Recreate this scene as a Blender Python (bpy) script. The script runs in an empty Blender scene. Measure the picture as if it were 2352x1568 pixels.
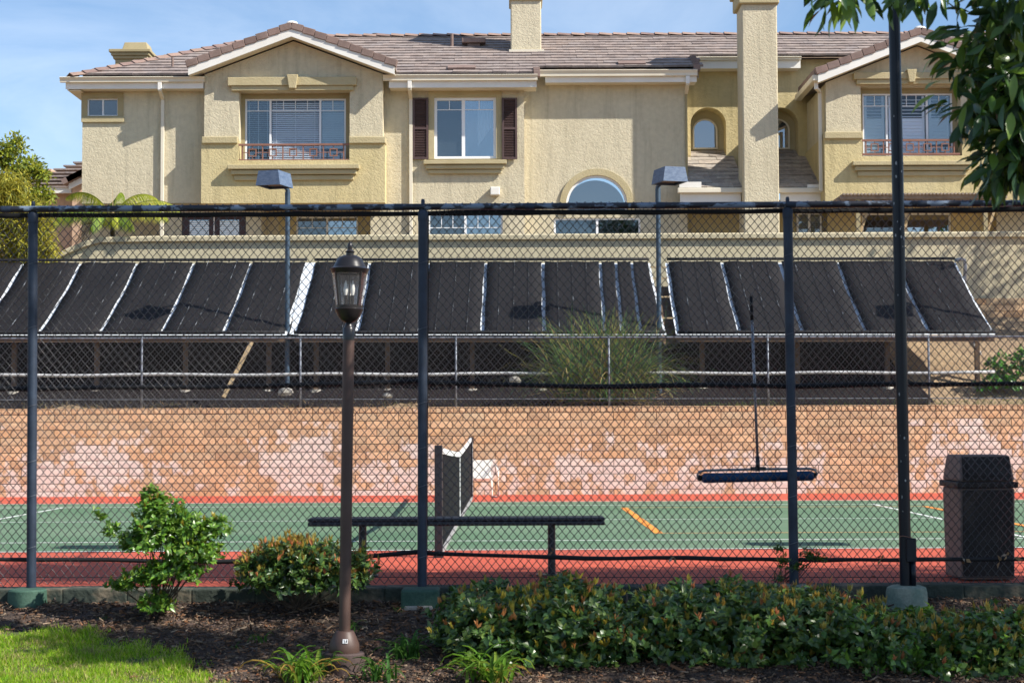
import bpy, math, random
import numpy as np
from mathutils import Vector, Matrix, Euler
random.seed(7); rng = np.random.default_rng(11)
S = bpy.context.scene
COL = S.collection
# ------------------------------------------------------------------ camera
FD = 3904.3; CX, CY = 1176.0, 784.0; CAMH = 1.26
PHI = math.atan((978.4-784)/FD); RHO = 0.0045
cam = bpy.data.cameras.new('camera'); camo = bpy.data.objects.new('camera', cam); COL.objects.link(camo)
cam.sensor_width = 36; cam.lens = 36*FD/2352; cam.clip_end = 2000; cam.clip_start = 0.1
cam.dof.use_dof = True; cam.dof.focus_distance = 25; cam.dof.aperture_fstop = 6.3
camo.matrix_world = Matrix.Translation((0, 0, CAMH)) @ Matrix.Rotation(math.pi/2+PHI, 4, 'X') @ Matrix.Rotation(-RHO, 4, 'Z')
S.camera = camo
# ------------------------------------------------------------------ sky, sun, exposure
SUN = Vector((1.08, -0.48, 1.0)).normalized()
SUN_EL = math.asin(SUN.z); SUN_AZ = math.atan2(SUN.x, SUN.y)
world = bpy.data.worlds.new('World'); S.world = world; world.use_nodes = True
nt = world.node_tree; nt.nodes.clear()
wo = nt.nodes.new('ShaderNodeOutputWorld'); bg = nt.nodes.new('ShaderNodeBackground')
sky = nt.nodes.new('ShaderNodeTexSky'); sky.sky_type = 'NISHITA'; sky.sun_disc = False
sky.sun_elevation = SUN_EL; sky.sun_rotation = SUN_AZ; sky.air_density = 1.0; sky.dust_density = 0.2; sky.ozone_density = 4.5
tc = nt.nodes.new('ShaderNodeTexCoord'); mp = nt.nodes.new('ShaderNodeMapping')
mp.inputs['Scale'].default_value = (1.6, 3.0, 7.0); mp.inputs['Rotation'].default_value = (0.1, 0.25, 0.4); mp.inputs['Location'].default_value = (1.3, 0.4, 2.1)
nz = nt.nodes.new('ShaderNodeTexNoise'); nz.inputs['Scale'].default_value = 2.2; nz.inputs['Detail'].default_value = 9; nz.inputs['Roughness'].default_value = 0.6; nz.inputs['Distortion'].default_value = 0.6
cr = nt.nodes.new('ShaderNodeValToRGB'); cr.color_ramp.elements[0].position = 0.38; cr.color_ramp.elements[1].position = 0.85
cr.color_ramp.elements[0].color = (0, 0, 0, 1); cr.color_ramp.elements[1].color = (0.3, 0.3, 0.3, 1)
mx = nt.nodes.new('ShaderNodeMixRGB'); mx.inputs['Color2'].default_value = (9.0, 9.4, 9.9, 1)
for a, b in ((tc.outputs['Generated'], mp.inputs['Vector']), (mp.outputs[0], nz.inputs['Vector']), (nz.outputs['Fac'], cr.inputs[0]), (cr.outputs[0], mx.inputs['Fac']), (sky.outputs[0], mx.inputs['Color1']), (mx.outputs[0], bg.inputs[0]), (bg.outputs[0], wo.inputs[0])):
    nt.links.new(a, b)
bg.inputs[1].default_value = 0.105
sl = bpy.data.lights.new('sun', 'SUN'); sl.energy = 5.0; sl.angle = math.radians(0.5); sl.color = (1, 0.945, 0.86)
so = bpy.data.objects.new('sun', sl); COL.objects.link(so); so.rotation_euler = SUN.to_track_quat('Z', 'Y').to_euler()
S.view_settings.view_transform = 'Standard'; S.view_settings.look = 'None'; S.view_settings.exposure = 0.66; S.view_settings.gamma = 1
# ------------------------------------------------------------------ helpers
cR, sR, cP, sP = math.cos(RHO), math.sin(RHO), math.cos(PHI), math.sin(PHI)
def ray(px, py):
    x = (px-CX)/FD; y = (CY-py)/FD
    xu = x*cR+y*sR; yu = -x*sR+y*cR
    return xu, cP-yu*sP, sP+yu*cP
def W(px, py, Y):
    a, b, c = ray(px, py); t = Y/b
    return Vector((a*t, Y, CAMH+c*t))
def GZ(px, py, z):
    a, b, c = ray(px, py); t = (z-CAMH)/c
    return Vector((a*t, b*t, z))
def rect(x0, y0, x1, y1, Y):
    c = W((x0+x1)/2, (y0+y1)/2, Y); s = Y/FD*1.001
    return c.x-(x1-x0)/2*s, c.x+(x1-x0)/2*s, c.z-(y1-y0)/2*s, c.z+(y1-y0)/2*s
def gz(Y):
    pts = ((-60, -.5), (10, -.48), (11, -.44), (12.2, -.28), (13.0, -.13), (13.3, -.09))
    for (a, za), (b, zb) in zip(pts, pts[1:]):
        if Y <= b: return za+(zb-za)*(Y-a)/(b-a)
    return -.09
def ground_at(px, py):
    Y = 12.0
    for _ in range(30):
        Y = 0.5*Y+0.5*GZ(px, py, gz(Y)).y
    return W(px, py, Y)
def tag(o, label=None, cat=None, group=None, kind=None):
    if label: o['label'] = label
    if cat: o['category'] = cat
    if group: o['group'] = group
    if kind: o['kind'] = kind
    return o
def empty(name, loc, label, cat, group=None):
    o = bpy.data.objects.new(name, None); COL.objects.link(o); o.location = loc; o.empty_display_size = .1
    return tag(o, label, cat, group)
def link(me, name, parent=None, local=False):
    o = bpy.data.objects.new(name, me); COL.objects.link(o)
    if parent is not None:
        o.parent = parent
        if not local and parent.type == 'EMPTY':
            o.matrix_parent_inverse = Matrix.Translation(-Vector(parent.location))
    return o
class MB:
    def __init__(s): s.v = []; s.f = []; s.c = []
    def add(s, vs, fs, col=None):
        n = len(s.v); s.v += [tuple(q) for q in vs]; s.f += [tuple(i+n for i in q) for q in fs]
        s.c += [col or (1, 1, 1)]*len(fs); return s
    def box(s, x0, x1, y0, y1, z0, z1, M=None, col=None):
        vs = [Vector(q) for q in ((x0,y0,z0),(x1,y0,z0),(x1,y1,z0),(x0,y1,z0),(x0,y0,z1),(x1,y0,z1),(x1,y1,z1),(x0,y1,z1))]
        if M is not None: vs = [M @ q for q in vs]
        return s.add(vs, ((0,3,2,1),(4,5,6,7),(0,1,5,4),(1,2,6,5),(2,3,7,6),(3,0,4,7)), col)
    def quad(s, *q, col=None): return s.add(q, (tuple(range(len(q))),), col)
    def bar(s, a, b, w, h, up=(0,0,1), col=None):
        a = Vector(a); b = Vector(b); d = (b-a).normalized(); x = d.cross(Vector(up)).normalized(); u = x.cross(d)
        vs = [p+x*i*w/2+u*j*h/2 for p in (a, b) for i, j in ((-1,-1),(1,-1),(1,1),(-1,1))]
        return s.add(vs, ((0,1,2,3),(7,6,5,4),(0,4,5,1),(1,5,6,2),(2,6,7,3),(3,7,4,0)), col)
    def tube(s, pts, r, n=8, cap=True, col=None, flat=1.0):
        pts = [Vector(p) for p in pts]; m = len(pts); rs = r if isinstance(r, (list, tuple)) else [r]*m
        vs = []; fs = []
        for i, p in enumerate(pts):
            d = (pts[min(i+1, m-1)]-pts[max(i-1, 0)]).normalized()
            ref = Vector((0, 0, 1)) if abs(d.z) < .9 else Vector((0, 1, 0))
            x = d.cross(ref).normalized(); u = x.cross(d)
            for k in range(n):
                t = 2*math.pi*k/n; vs.append(p+x*math.cos(t)*rs[i]*flat+u*math.sin(t)*rs[i])
        for i in range(m-1):
            for k in range(n):
                fs.append((i*n+k, i*n+(k+1)%n, (i+1)*n+(k+1)%n, (i+1)*n+k))
        if cap: fs.append(tuple(reversed(range(n)))); fs.append(tuple(range((m-1)*n, m*n)))
        return s.add(vs, fs, col)
    def lathe(s, prof, n=24, c=(0,0,0), col=None):
        vs = []; fs = []; m = len(prof)
        for r, z in prof:
            for k in range(n):
                t = 2*math.pi*k/n; vs.append((c[0]+r*math.cos(t), c[1]+r*math.sin(t), c[2]+z))
        for i in range(m-1):
            for k in range(n): fs.append((i*n+k, i*n+(k+1)%n, (i+1)*n+(k+1)%n, (i+1)*n+k))
        return s.add(vs, fs, col)
    def prism(s, poly, y0, y1, col=None):      # poly in XZ, clockwise or not
        n = len(poly); vs = [(x, y0, z) for x, z in poly]+[(x, y1, z) for x, z in poly]
        fs = [tuple(range(n)), tuple(reversed(range(n, 2*n)))]+[(i, n+i, n+(i+1) % n, (i+1) % n) for i in range(n)]
        return s.add(vs, fs, col)
    def mesh(s, name, m, smooth=False):
        me = bpy.data.meshes.new(name); me.from_pydata(s.v, [], s.f)
        at = me.attributes.new('Col', 'FLOAT_COLOR', 'FACE')
        at.data.foreach_set('color', np.array([(*c, 1) for c in s.c], dtype=np.float32).ravel())
        me.materials.append(m)
        if smooth: me.polygons.foreach_set('use_smooth', [True]*len(me.polygons))
        me.update(); return me
    def build(s, name, m, parent=None, smooth=False, local=False, bevel=0, auto=None):
        o = link(s.mesh(name, m, smooth), name, parent, local)
        if bevel:
            b = o.modifiers.new('bevel', 'BEVEL'); b.width = bevel; b.segments = 2; b.limit_method = 'ANGLE'; b.angle_limit = math.radians(50)
        if auto: o.data.set_sharp_from_angle(angle=math.radians(auto))
        return o
def npmesh(name, V, F, cols, m, parent=None, local=False, smooth=False):
    V = np.asarray(V, np.float32); F = np.asarray(F, np.int32); k = F.shape[1]
    me = bpy.data.meshes.new(name); me.vertices.add(len(V)); me.vertices.foreach_set('co', V.ravel())
    me.loops.add(F.size); me.loops.foreach_set('vertex_index', F.ravel())
    me.polygons.add(len(F)); me.polygons.foreach_set('loop_start', np.arange(0, F.size, k, dtype=np.int32))
    me.polygons.foreach_set('loop_total', np.full(len(F), k, np.int32))
    if smooth: me.polygons.foreach_set('use_smooth', np.ones(len(F), bool))
    me.update(calc_edges=True)
    if cols is not None:
        at = me.attributes.new('Col', 'FLOAT_COLOR', 'FACE'); c4 = np.ones((len(F), 4), np.float32); c4[:, :3] = cols
        at.data.foreach_set('color', c4.ravel())
    me.materials.append(m)
    return link(me, name, parent, local)
LEAF_V = np.array([(0,0,0),(-.5,.42,.10),(0,.45,0),(.5,.42,.10),(0,1,-.10)], np.float32)
LEAF_F = np.array([(0,2,1),(0,3,2),(1,2,4),(2,3,4)], np.int32)
BLADE_V = np.array([(-.5,0,0),(.5,0,0),(-.35,.5,.05),(.35,.5,.05),(0,1,-.1)], np.float32)
BLADE_F = np.array([(0,1,3),(0,3,2),(2,3,4)], np.int32)
def norm(a): return a/np.maximum(np.linalg.norm(a, axis=1, keepdims=True), 1e-6)
def leaves(tv, tf, pos, d, nrm, L, Wd):
    d = norm(d); x = norm(np.cross(d, nrm)); n = np.cross(x, d)
    L = L[:, None, None]; Wd = Wd[:, None, None]
    V = pos[:, None, :]+x[:, None, :]*tv[None, :, 0:1]*Wd+d[:, None, :]*tv[None, :, 1:2]*L+n[:, None, :]*tv[None, :, 2:3]*L
    N, k = len(pos), len(tv)
    F = tf[None]+(np.arange(N)*k)[:, None, None]
    return V.reshape(-1, 3), F.reshape(-1, tf.shape[1])
def segs(A, B, r, n=3):                       # many straight wires at once
    d = norm(B-A); ref = np.tile(np.array([[0., 1, .01]]), (len(A), 1)); x = norm(np.cross(d, ref)); u = np.cross(x, d)
    vs = []
    for P in (A, B):
        for k in range(n):
            t = 2*math.pi*k/n+.5; vs.append(P+(x*math.cos(t)+u*math.sin(t))*r)
    V = np.stack(vs, 1); N = len(A)
    f = np.array([(k, (k+1) % n, n+(k+1) % n, n+k) for k in range(n)], np.int32)
    return V.reshape(-1, 3), (f[None]+(np.arange(N)*2*n)[:, None, None]).reshape(-1, 4)
def pal(cols, n, jit=.15):
    c = np.array(cols, np.float32)[rng.integers(0, len(cols), n)]
    return np.clip(c*(1+rng.normal(0, jit, (n, 1))), 0.002, 1)
# ------------------------------------------------------------------ materials
def mat(name, col, rough=.8, col2=None, vscale=3.0, vdet=5, lo=.35, hi=.65, bump=0., bscale=40., bdist=.01, metal=0., spec=.4, attr=False, stretch=(1,1,1), fine=0.0, fscale=60):
    m = bpy.data.materials.new(name); m.use_nodes = True; t = m.node_tree; b = t.nodes['Principled BSDF']
    b.inputs['Roughness'].default_value = rough; b.inputs['Metallic'].default_value = metal; b.inputs['Specular IOR Level'].default_value = spec
    geo = t.nodes.new('ShaderNodeNewGeometry'); mp = t.nodes.new('ShaderNodeMapping'); mp.inputs['Scale'].default_value = stretch
    t.links.new(geo.outputs['Position'], mp.inputs[0])
    cur = None
    if col2 is not None:
        n = t.nodes.new('ShaderNodeTexNoise'); n.inputs['Scale'].default_value = vscale; n.inputs['Detail'].default_value = vdet; n.inputs['Roughness'].default_value = .6
        r = t.nodes.new('ShaderNodeValToRGB'); r.color_ramp.elements[0].position = lo; r.color_ramp.elements[1].position = hi
        r.color_ramp.elements[0].color = (*col, 1); r.color_ramp.elements[1].color = (*col2, 1)
        t.links.new(mp.outputs[0], n.inputs['Vector']); t.links.new(n.outputs['Fac'], r.inputs[0]); cur = r.outputs[0]
    if fine:
        n = t.nodes.new('ShaderNodeTexNoise'); n.inputs['Scale'].default_value = fscale; n.inputs['Detail'].default_value = 4
        r = t.nodes.new('ShaderNodeMapRange'); r.inputs[3].default_value = 1-fine; r.inputs[4].default_value = 1+fine; r.inputs[1].default_value = .25; r.inputs[2].default_value = .75
        t.links.new(mp.outputs[0], n.inputs['Vector']); t.links.new(n.outputs['Fac'], r.inputs[0])
        q = t.nodes.new('ShaderNodeVectorMath'); q.operation = 'SCALE'
        if cur: t.links.new(cur, q.inputs[0])
        else: q.inputs[0].default_value = col
        t.links.new(r.outputs[0], q.inputs['Scale']); cur = q.outputs[0]
    if attr:
        a = t.nodes.new('ShaderNodeAttribute'); a.attribute_name = 'Col'
        q = t.nodes.new('ShaderNodeMixRGB'); q.blend_type = 'MULTIPLY'; q.inputs['Fac'].default_value = 1
        if cur: t.links.new(cur, q.inputs['Color1'])
        else: q.inputs['Color1'].default_value = (*col, 1)
        t.links.new(a.outputs['Color'], q.inputs['Color2']); cur = q.outputs[0]
    if cur: t.links.new(cur, b.inputs['Base Color'])
    else: b.inputs['Base Color'].default_value = (*col, 1)
    if bump:
        n = t.nodes.new('ShaderNodeTexNoise'); n.inputs['Scale'].default_value = bscale; n.inputs['Detail'].default_value = 5
        t.links.new(mp.outputs[0], n.inputs['Vector'])
        bp = t.nodes.new('ShaderNodeBump'); bp.inputs['Strength'].default_value = bump; bp.inputs['Distance'].default_value = bdist
        t.links.new(n.outputs['Fac'], bp.inputs['Height']); t.links.new(bp.outputs[0], b.inputs['Normal'])
    return m
def stucco(name, col, col2, lace=1.0, grain=.5):
    m = mat(name, col, .92, col2, vscale=.55, vdet=7, lo=.3, hi=.7, fine=.07, fscale=9, spec=.15)
    t = m.node_tree; b = t.nodes['Principled BSDF']; geo = [n for n in t.nodes if n.type == 'NEW_GEOMETRY'][0]
    n1 = t.nodes.new('ShaderNodeTexNoise'); n1.inputs['Scale'].default_value = 17; n1.inputs['Detail'].default_value = 6; n1.inputs['Distortion'].default_value = .8
    r = t.nodes.new('ShaderNodeValToRGB'); e = r.color_ramp.elements; e[0].position = .44; e[1].position = .56; e[0].color = (0,0,0,1); e[1].color = (1,1,1,1)
    e2 = r.color_ramp.elements.new(.50); e2.color = (.85,.85,.85,1)
    n2 = t.nodes.new('ShaderNodeTexNoise'); n2.inputs['Scale'].default_value = 26; n2.inputs['Detail'].default_value = 5
    ad = t.nodes.new('ShaderNodeMath'); ad.operation = 'MULTIPLY_ADD'; ad.inputs[1].default_value = grain
    bp = t.nodes.new('ShaderNodeBump'); bp.inputs['Strength'].default_value = .4*lace; bp.inputs['Distance'].default_value = .015
    t.links.new(geo.outputs['Position'], n1.inputs['Vector']); t.links.new(geo.outputs['Position'], n2.inputs['Vector'])
    t.links.new(n1.outputs['Fac'], r.inputs[0]); t.links.new(n2.outputs['Fac'], ad.inputs[0]); t.links.new(r.outputs[0], ad.inputs[2])
    t.links.new(ad.outputs[0], bp.inputs['Height']); t.links.new(bp.outputs[0], b.inputs['Normal'])
    # rain streaks and patchy weathering
    mp2 = t.nodes.new('ShaderNodeMapping'); mp2.inputs['Scale'].default_value = (3.2, 3.2, .28); t.links.new(geo.outputs['Position'], mp2.inputs[0])
    n3 = t.nodes.new('ShaderNodeTexNoise'); n3.inputs['Scale'].default_value = 1.4; n3.inputs['Detail'].default_value = 7; n3.inputs['Roughness'].default_value = .65; t.links.new(mp2.outputs[0], n3.inputs['Vector'])
    r3 = t.nodes.new('ShaderNodeMapRange'); r3.inputs[1].default_value = .5; r3.inputs[2].default_value = .75; r3.inputs[3].default_value = 1.0; r3.inputs[4].default_value = .74; t.links.new(n3.outputs['Fac'], r3.inputs[0])
    src = b.inputs['Base Color'].links[0].from_socket; q = t.nodes.new('ShaderNodeVectorMath'); q.operation = 'SCALE'; t.links.new(src, q.inputs[0]); t.links.new(r3.outputs[0], q.inputs['Scale']); t.links.new(q.outputs[0], b.inputs['Base Color'])
    return m
def foliage_mat(name, rough=.45, trans=.35, spec=.4):
    m = bpy.data.materials.new(name); m.use_nodes = True; t = m.node_tree; b = t.nodes['Principled BSDF']
    a = t.nodes.new('ShaderNodeAttribute'); a.attribute_name = 'Col'
    b.inputs['Roughness'].default_value = rough; b.inputs['Specular IOR Level'].default_value = spec
    tr = t.nodes.new('ShaderNodeBsdfTranslucent'); ms = t.nodes.new('ShaderNodeMixShader'); ms.inputs[0].default_value = trans
    hs = t.nodes.new('ShaderNodeHueSaturation'); hs.inputs['Value'].default_value = 1.6; hs.inputs['Hue'].default_value = .485
    t.links.new(a.outputs['Color'], b.inputs['Base Color']); t.links.new(a.outputs['Color'], hs.inputs['Color']); t.links.new(hs.outputs[0], tr.inputs[0])
    t.links.new(b.outputs[0], ms.inputs[1]); t.links.new(tr.outputs[0], ms.inputs[2]); t.links.new(ms.outputs[0], t.nodes['Material Output'].inputs[0])
    return m
def glass_mat(name, refl=.2, tint=(.75, .8, .82), rough=.02):
    m = bpy.data.materials.new(name); m.use_nodes = True; t = m.node_tree; t.nodes.clear()
    o = t.nodes.new('ShaderNodeOutputMaterial'); g = t.nodes.new('ShaderNodeBsdfGlossy'); tr = t.nodes.new('ShaderNodeBsdfTransparent'); ms = t.nodes.new('ShaderNodeMixShader')
    g.inputs['Roughness'].default_value = rough; g.inputs['Color'].default_value = (.95, .97, 1, 1); tr.inputs[0].default_value = (*tint, 1)
    lw = t.nodes.new('ShaderNodeLayerWeight'); pw = t.nodes.new('ShaderNodeMath'); pw.operation = 'POWER'; pw.inputs[1].default_value = 3.0
    t.links.new(lw.outputs['Facing'], pw.inputs[0]); ad = t.nodes.new('ShaderNodeMath'); ad.operation = 'MULTIPLY_ADD'; ad.inputs[1].default_value = .5; ad.inputs[2].default_value = refl+.03; t.links.new(pw.outputs[0], ad.inputs[0])
    t.links.new(ad.outputs[0], ms.inputs[0]); t.links.new(tr.outputs[0], ms.inputs[1]); t.links.new(g.outputs[0], ms.inputs[2]); t.links.new(ms.outputs[0], o.inputs[0])
    return m
MT = {}
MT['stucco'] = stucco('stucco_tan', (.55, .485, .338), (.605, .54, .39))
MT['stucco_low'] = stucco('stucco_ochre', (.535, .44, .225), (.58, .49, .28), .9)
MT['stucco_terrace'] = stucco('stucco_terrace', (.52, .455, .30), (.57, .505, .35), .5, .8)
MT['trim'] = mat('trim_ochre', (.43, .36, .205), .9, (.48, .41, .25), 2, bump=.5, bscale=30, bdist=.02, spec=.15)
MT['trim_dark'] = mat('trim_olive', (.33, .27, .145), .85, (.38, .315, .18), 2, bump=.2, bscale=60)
MT['white'] = mat('white_paint', (.80, .78, .72), .55, (.74, .71, .64), 1.5, fine=.04)
MT['cream'] = mat('cream_paint', (.72, .66, .53), .6, (.66, .60, .47), 1.5, fine=.04)
MT['frame'] = mat('vinyl_frame', (.82, .83, .84), .35)
MT['glass'] = glass_mat('window_glass', .07)
MT['glass_blue'] = glass_mat('window_glass_bright', .24)
MT['glass_lamp'] = glass_mat('lamp_glass', .13, (.97, .96, .93), .22)
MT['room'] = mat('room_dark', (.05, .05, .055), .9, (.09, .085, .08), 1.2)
MT['screen'] = mat('insect_screen', (.10, .105, .12), .8)
MT['blind'] = mat('blind_white', (.80, .81, .83), .5)
MT['curtain'] = mat('curtain', (.42, .42, .44), .9, (.55, .55, .56), 3, stretch=(6, 1, .3))
MT['brown_metal'] = mat('brown_metal', (.27, .13, .09), .5, (.23, .11, .075), 4)
MT['shutter'] = mat('shutter_plum', (.075, .045, .043), .55, (.095, .058, .053), 3)
MT['door'] = mat('door_maroon', (.055, .028, .03), .5)
MT['tile'] = mat('roof_tile', (.32, .268, .243), .85, (.235, .195, .175), 5, attr=True, fine=.14, fscale=25, spec=.2, bump=.3, bscale=50)
MT['tile_gray'] = mat('roof_tile_grey', (.40, .36, .31), .85, (.27, .24, .21), 6, attr=True, fine=.14, fscale=25, spec=.2)
MT['ridge'] = mat('ridge_tile', (.25, .18, .155), .8, (.19, .135, .115), 3, attr=True, fine=.12, fscale=40, spec=.2)
MT['block'] = None
MT['mortar'] = mat('mortar', (.17, .115, .075), .95, (.11, .08, .055), 3)
MT['concrete'] = mat('concrete', (.40, .37, .32), .9, (.27, .25, .21), 5, fine=.15, bump=.4, bscale=30)
MT['kerb'] = mat('kerb_concrete', (.035, .045, .035), .9, (.16, .13, .09), 4, lo=.5, hi=.66, fine=.25, fscale=25, bump=.6, bscale=25, bdist=.02)
MT['green_footing'] = mat('green_painted_concrete', (.030, .080, .055), .75, (.055, .11, .078), 6, fine=.2, bump=.4, bscale=40)
MT['pale_footing'] = mat('pale_green_concrete', (.14, .20, .155), .85, (.26, .28, .22), 7, fine=.2, bump=.4, bscale=30)
MT['court_red'] = mat('court_red', (.50, .10, .058), .85, (.38, .08, .053), .8, vdet=9, lo=.42, hi=.75, fine=.07, fscale=120, spec=.2)
MT['court_green'] = mat('court_green', (.088, .165, .092), .85, (.15, .215, .14), .45, vdet=9, lo=.35, hi=.7, fine=.07, fscale=90, spec=.2, stretch=(.3, 1, 1))
MT['line_white'] = mat('line_white', (.80, .80, .78), .8, fine=.05)
MT['line_orange'] = mat('line_orange', (.80, .27, .04), .8, fine=.05)
MT['post_blue'] = mat('post_paint_navy', (.018, .027, .045), .5, (.032, .046, .072), 5, fine=.12, fscale=30, spec=.35)
MT['rail'] = mat('rail_flaking', (.012, .014, .022), .5, (.16, .21, .28), 14, lo=.50, hi=.56, vdet=8, stretch=(.6, 1, 1), spec=.5)
MT['wire'] = mat('wire_vinyl', (.012, .011, .012), .3, spec=.6)
MT['wire_far'] = mat('wire_galvanised', (.10, .10, .105), .4, metal=.5)
MT['galv'] = mat('galvanised_pipe', (.085, .095, .115), .5, (.18, .20, .23), 8, metal=.3)
MT['black'] = mat('black_cloth', (.010, .010, .012), .8)
MT['pole'] = mat('pole_black', (.006, .008, .013), .34, (.009, .012, .02), 3, spec=.3)
MT['chip'] = mat('paint_chip', (.35, .36, .36), .8)
MT['far_pole'] = mat('pole_blue', (.024, .048, .08), .45, (.045, .08, .12), 9, fine=.2, spec=.5)
MT['fixture'] = mat('fixture_blue', (.075, .115, .19), .5, (.13, .18, .26), 10, fine=.2, stretch=(1, 1, 2.5))
MT['lens'] = mat('fixture_lens', (.42, .33, .24), .3, (.34, .26, .18), 9)
MT['lamp_brown'] = mat('lamp_post_brown', (.068, .038, .029), .5, (.085, .05, .039), 4, spec=.4)
MT['lamp_bronze'] = mat('lamp_bronze', (.012, .011, .012), .3, (.020, .017, .017), 6, spec=.5)
MT['lamp_base'] = mat('lamp_base', (.055, .035, .032), .8, (.075, .05, .045), 7, bump=.5, bscale=35)
MT['bulb'] = mat('bulb_white', (.85, .85, .83), .3)
MT['bench_black'] = mat('bench_black', (.012, .013, .017), .4, (.018, .02, .026), 8, spec=.6)
MT['white_plastic'] = mat('white_plastic', (.82, .79, .72), .5)
MT['net'] = mat('net_cord', (.010, .010, .011), .7)
MT['net_white'] = mat('net_tape', (.72, .72, .70), .8, (.55, .55, .54), 6)
MT['roller'] = mat('roller_blue', (.006, .045, .13), .6, (.008, .06, .16), 9, bump=.2, bscale=80)
MT['alu'] = mat('aluminium', (.30, .32, .35), .4, (.20, .22, .25), 9, metal=.4)
MT['bin'] = mat('bin_taupe', (.185, .135, .11), .65, (.15, .112, .092), 5, fine=.12, bump=.3, bscale=60)
MT['bin_dark'] = mat('bin_dark_panel', (.022, .019, .018), .6, (.036, .031, .029), 7, fine=.25, fscale=40, bump=.6, bscale=70, spec=.25)
MT['panel'] = mat('solar_mat', (.013, .012, .0128), .65, (.0165, .0152, .016), 1.5, fine=.07, fscale=60, stretch=(.15, 1, 1), spec=.14)
MT['strap'] = mat('strap', (.015, .015, .017), .6, (.22, .24, .26), 3, lo=.56, hi=.62, stretch=(8, 1, 1))
MT['strip'] = mat('white_sheet', (.68, .72, .76), .6, (.55, .60, .65), 8, bump=.5, bscale=12, bdist=.03)
MT['wood'] = mat('weathered_wood', (.15, .095, .06), .85, (.10, .065, .04), 4, stretch=(1, 1, 6))
MT['wood_light'] = mat('raw_lumber', (.52, .39, .22), .85, (.42, .30, .17), 4)
MT['wood_grey'] = mat('grey_lattice', (.36, .30, .25), .85, (.26, .21, .17), 6)
MT['pvc'] = mat('white_pvc', (.52, .52, .52), .6, (.34, .34, .34), 5)
MT['soil'] = mat('mulch_soil', (.085, .058, .042), .95, (.042, .030, .024), 9, fine=.4, fscale=50, bump=1, bscale=35, bdist=.03)
MT['dirt'] = mat('hill_dirt', (.36, .26, .155), .95, (.24, .165, .10), 1.8, fine=.2, fscale=20, bump=.8, bscale=9, bdist=.06)
MT['turf'] = mat('turf_base', (.055, .085, .018), .95, (.10, .085, .035), 6, bump=.8, bscale=50)
MT['chipwood'] = mat('bark_chip', (1, 1, 1), .9, attr=True, spec=.15)
MT['bark'] = mat('bark', (.14, .10, .075), .9, (.085, .06, .045), 12, bump=.6, bscale=40, bdist=.01)
MT['leaf'] = foliage_mat('leaf', .34, .30, .6)
MT['leaf_far'] = foliage_mat('leaf_far', .55, .35, .3)
MT['grass'] = foliage_mat('grass_blade', .6, .4, .25)
MT['house_pink'] = stucco('stucco_pink', (.55, .36, .24), (.60, .41, .28), .3)
MT['sticker'] = mat('sticker', (.8, .8, .8), .5)
MT['ink'] = mat('ink', (.05, .05, .05), .6)
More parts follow.
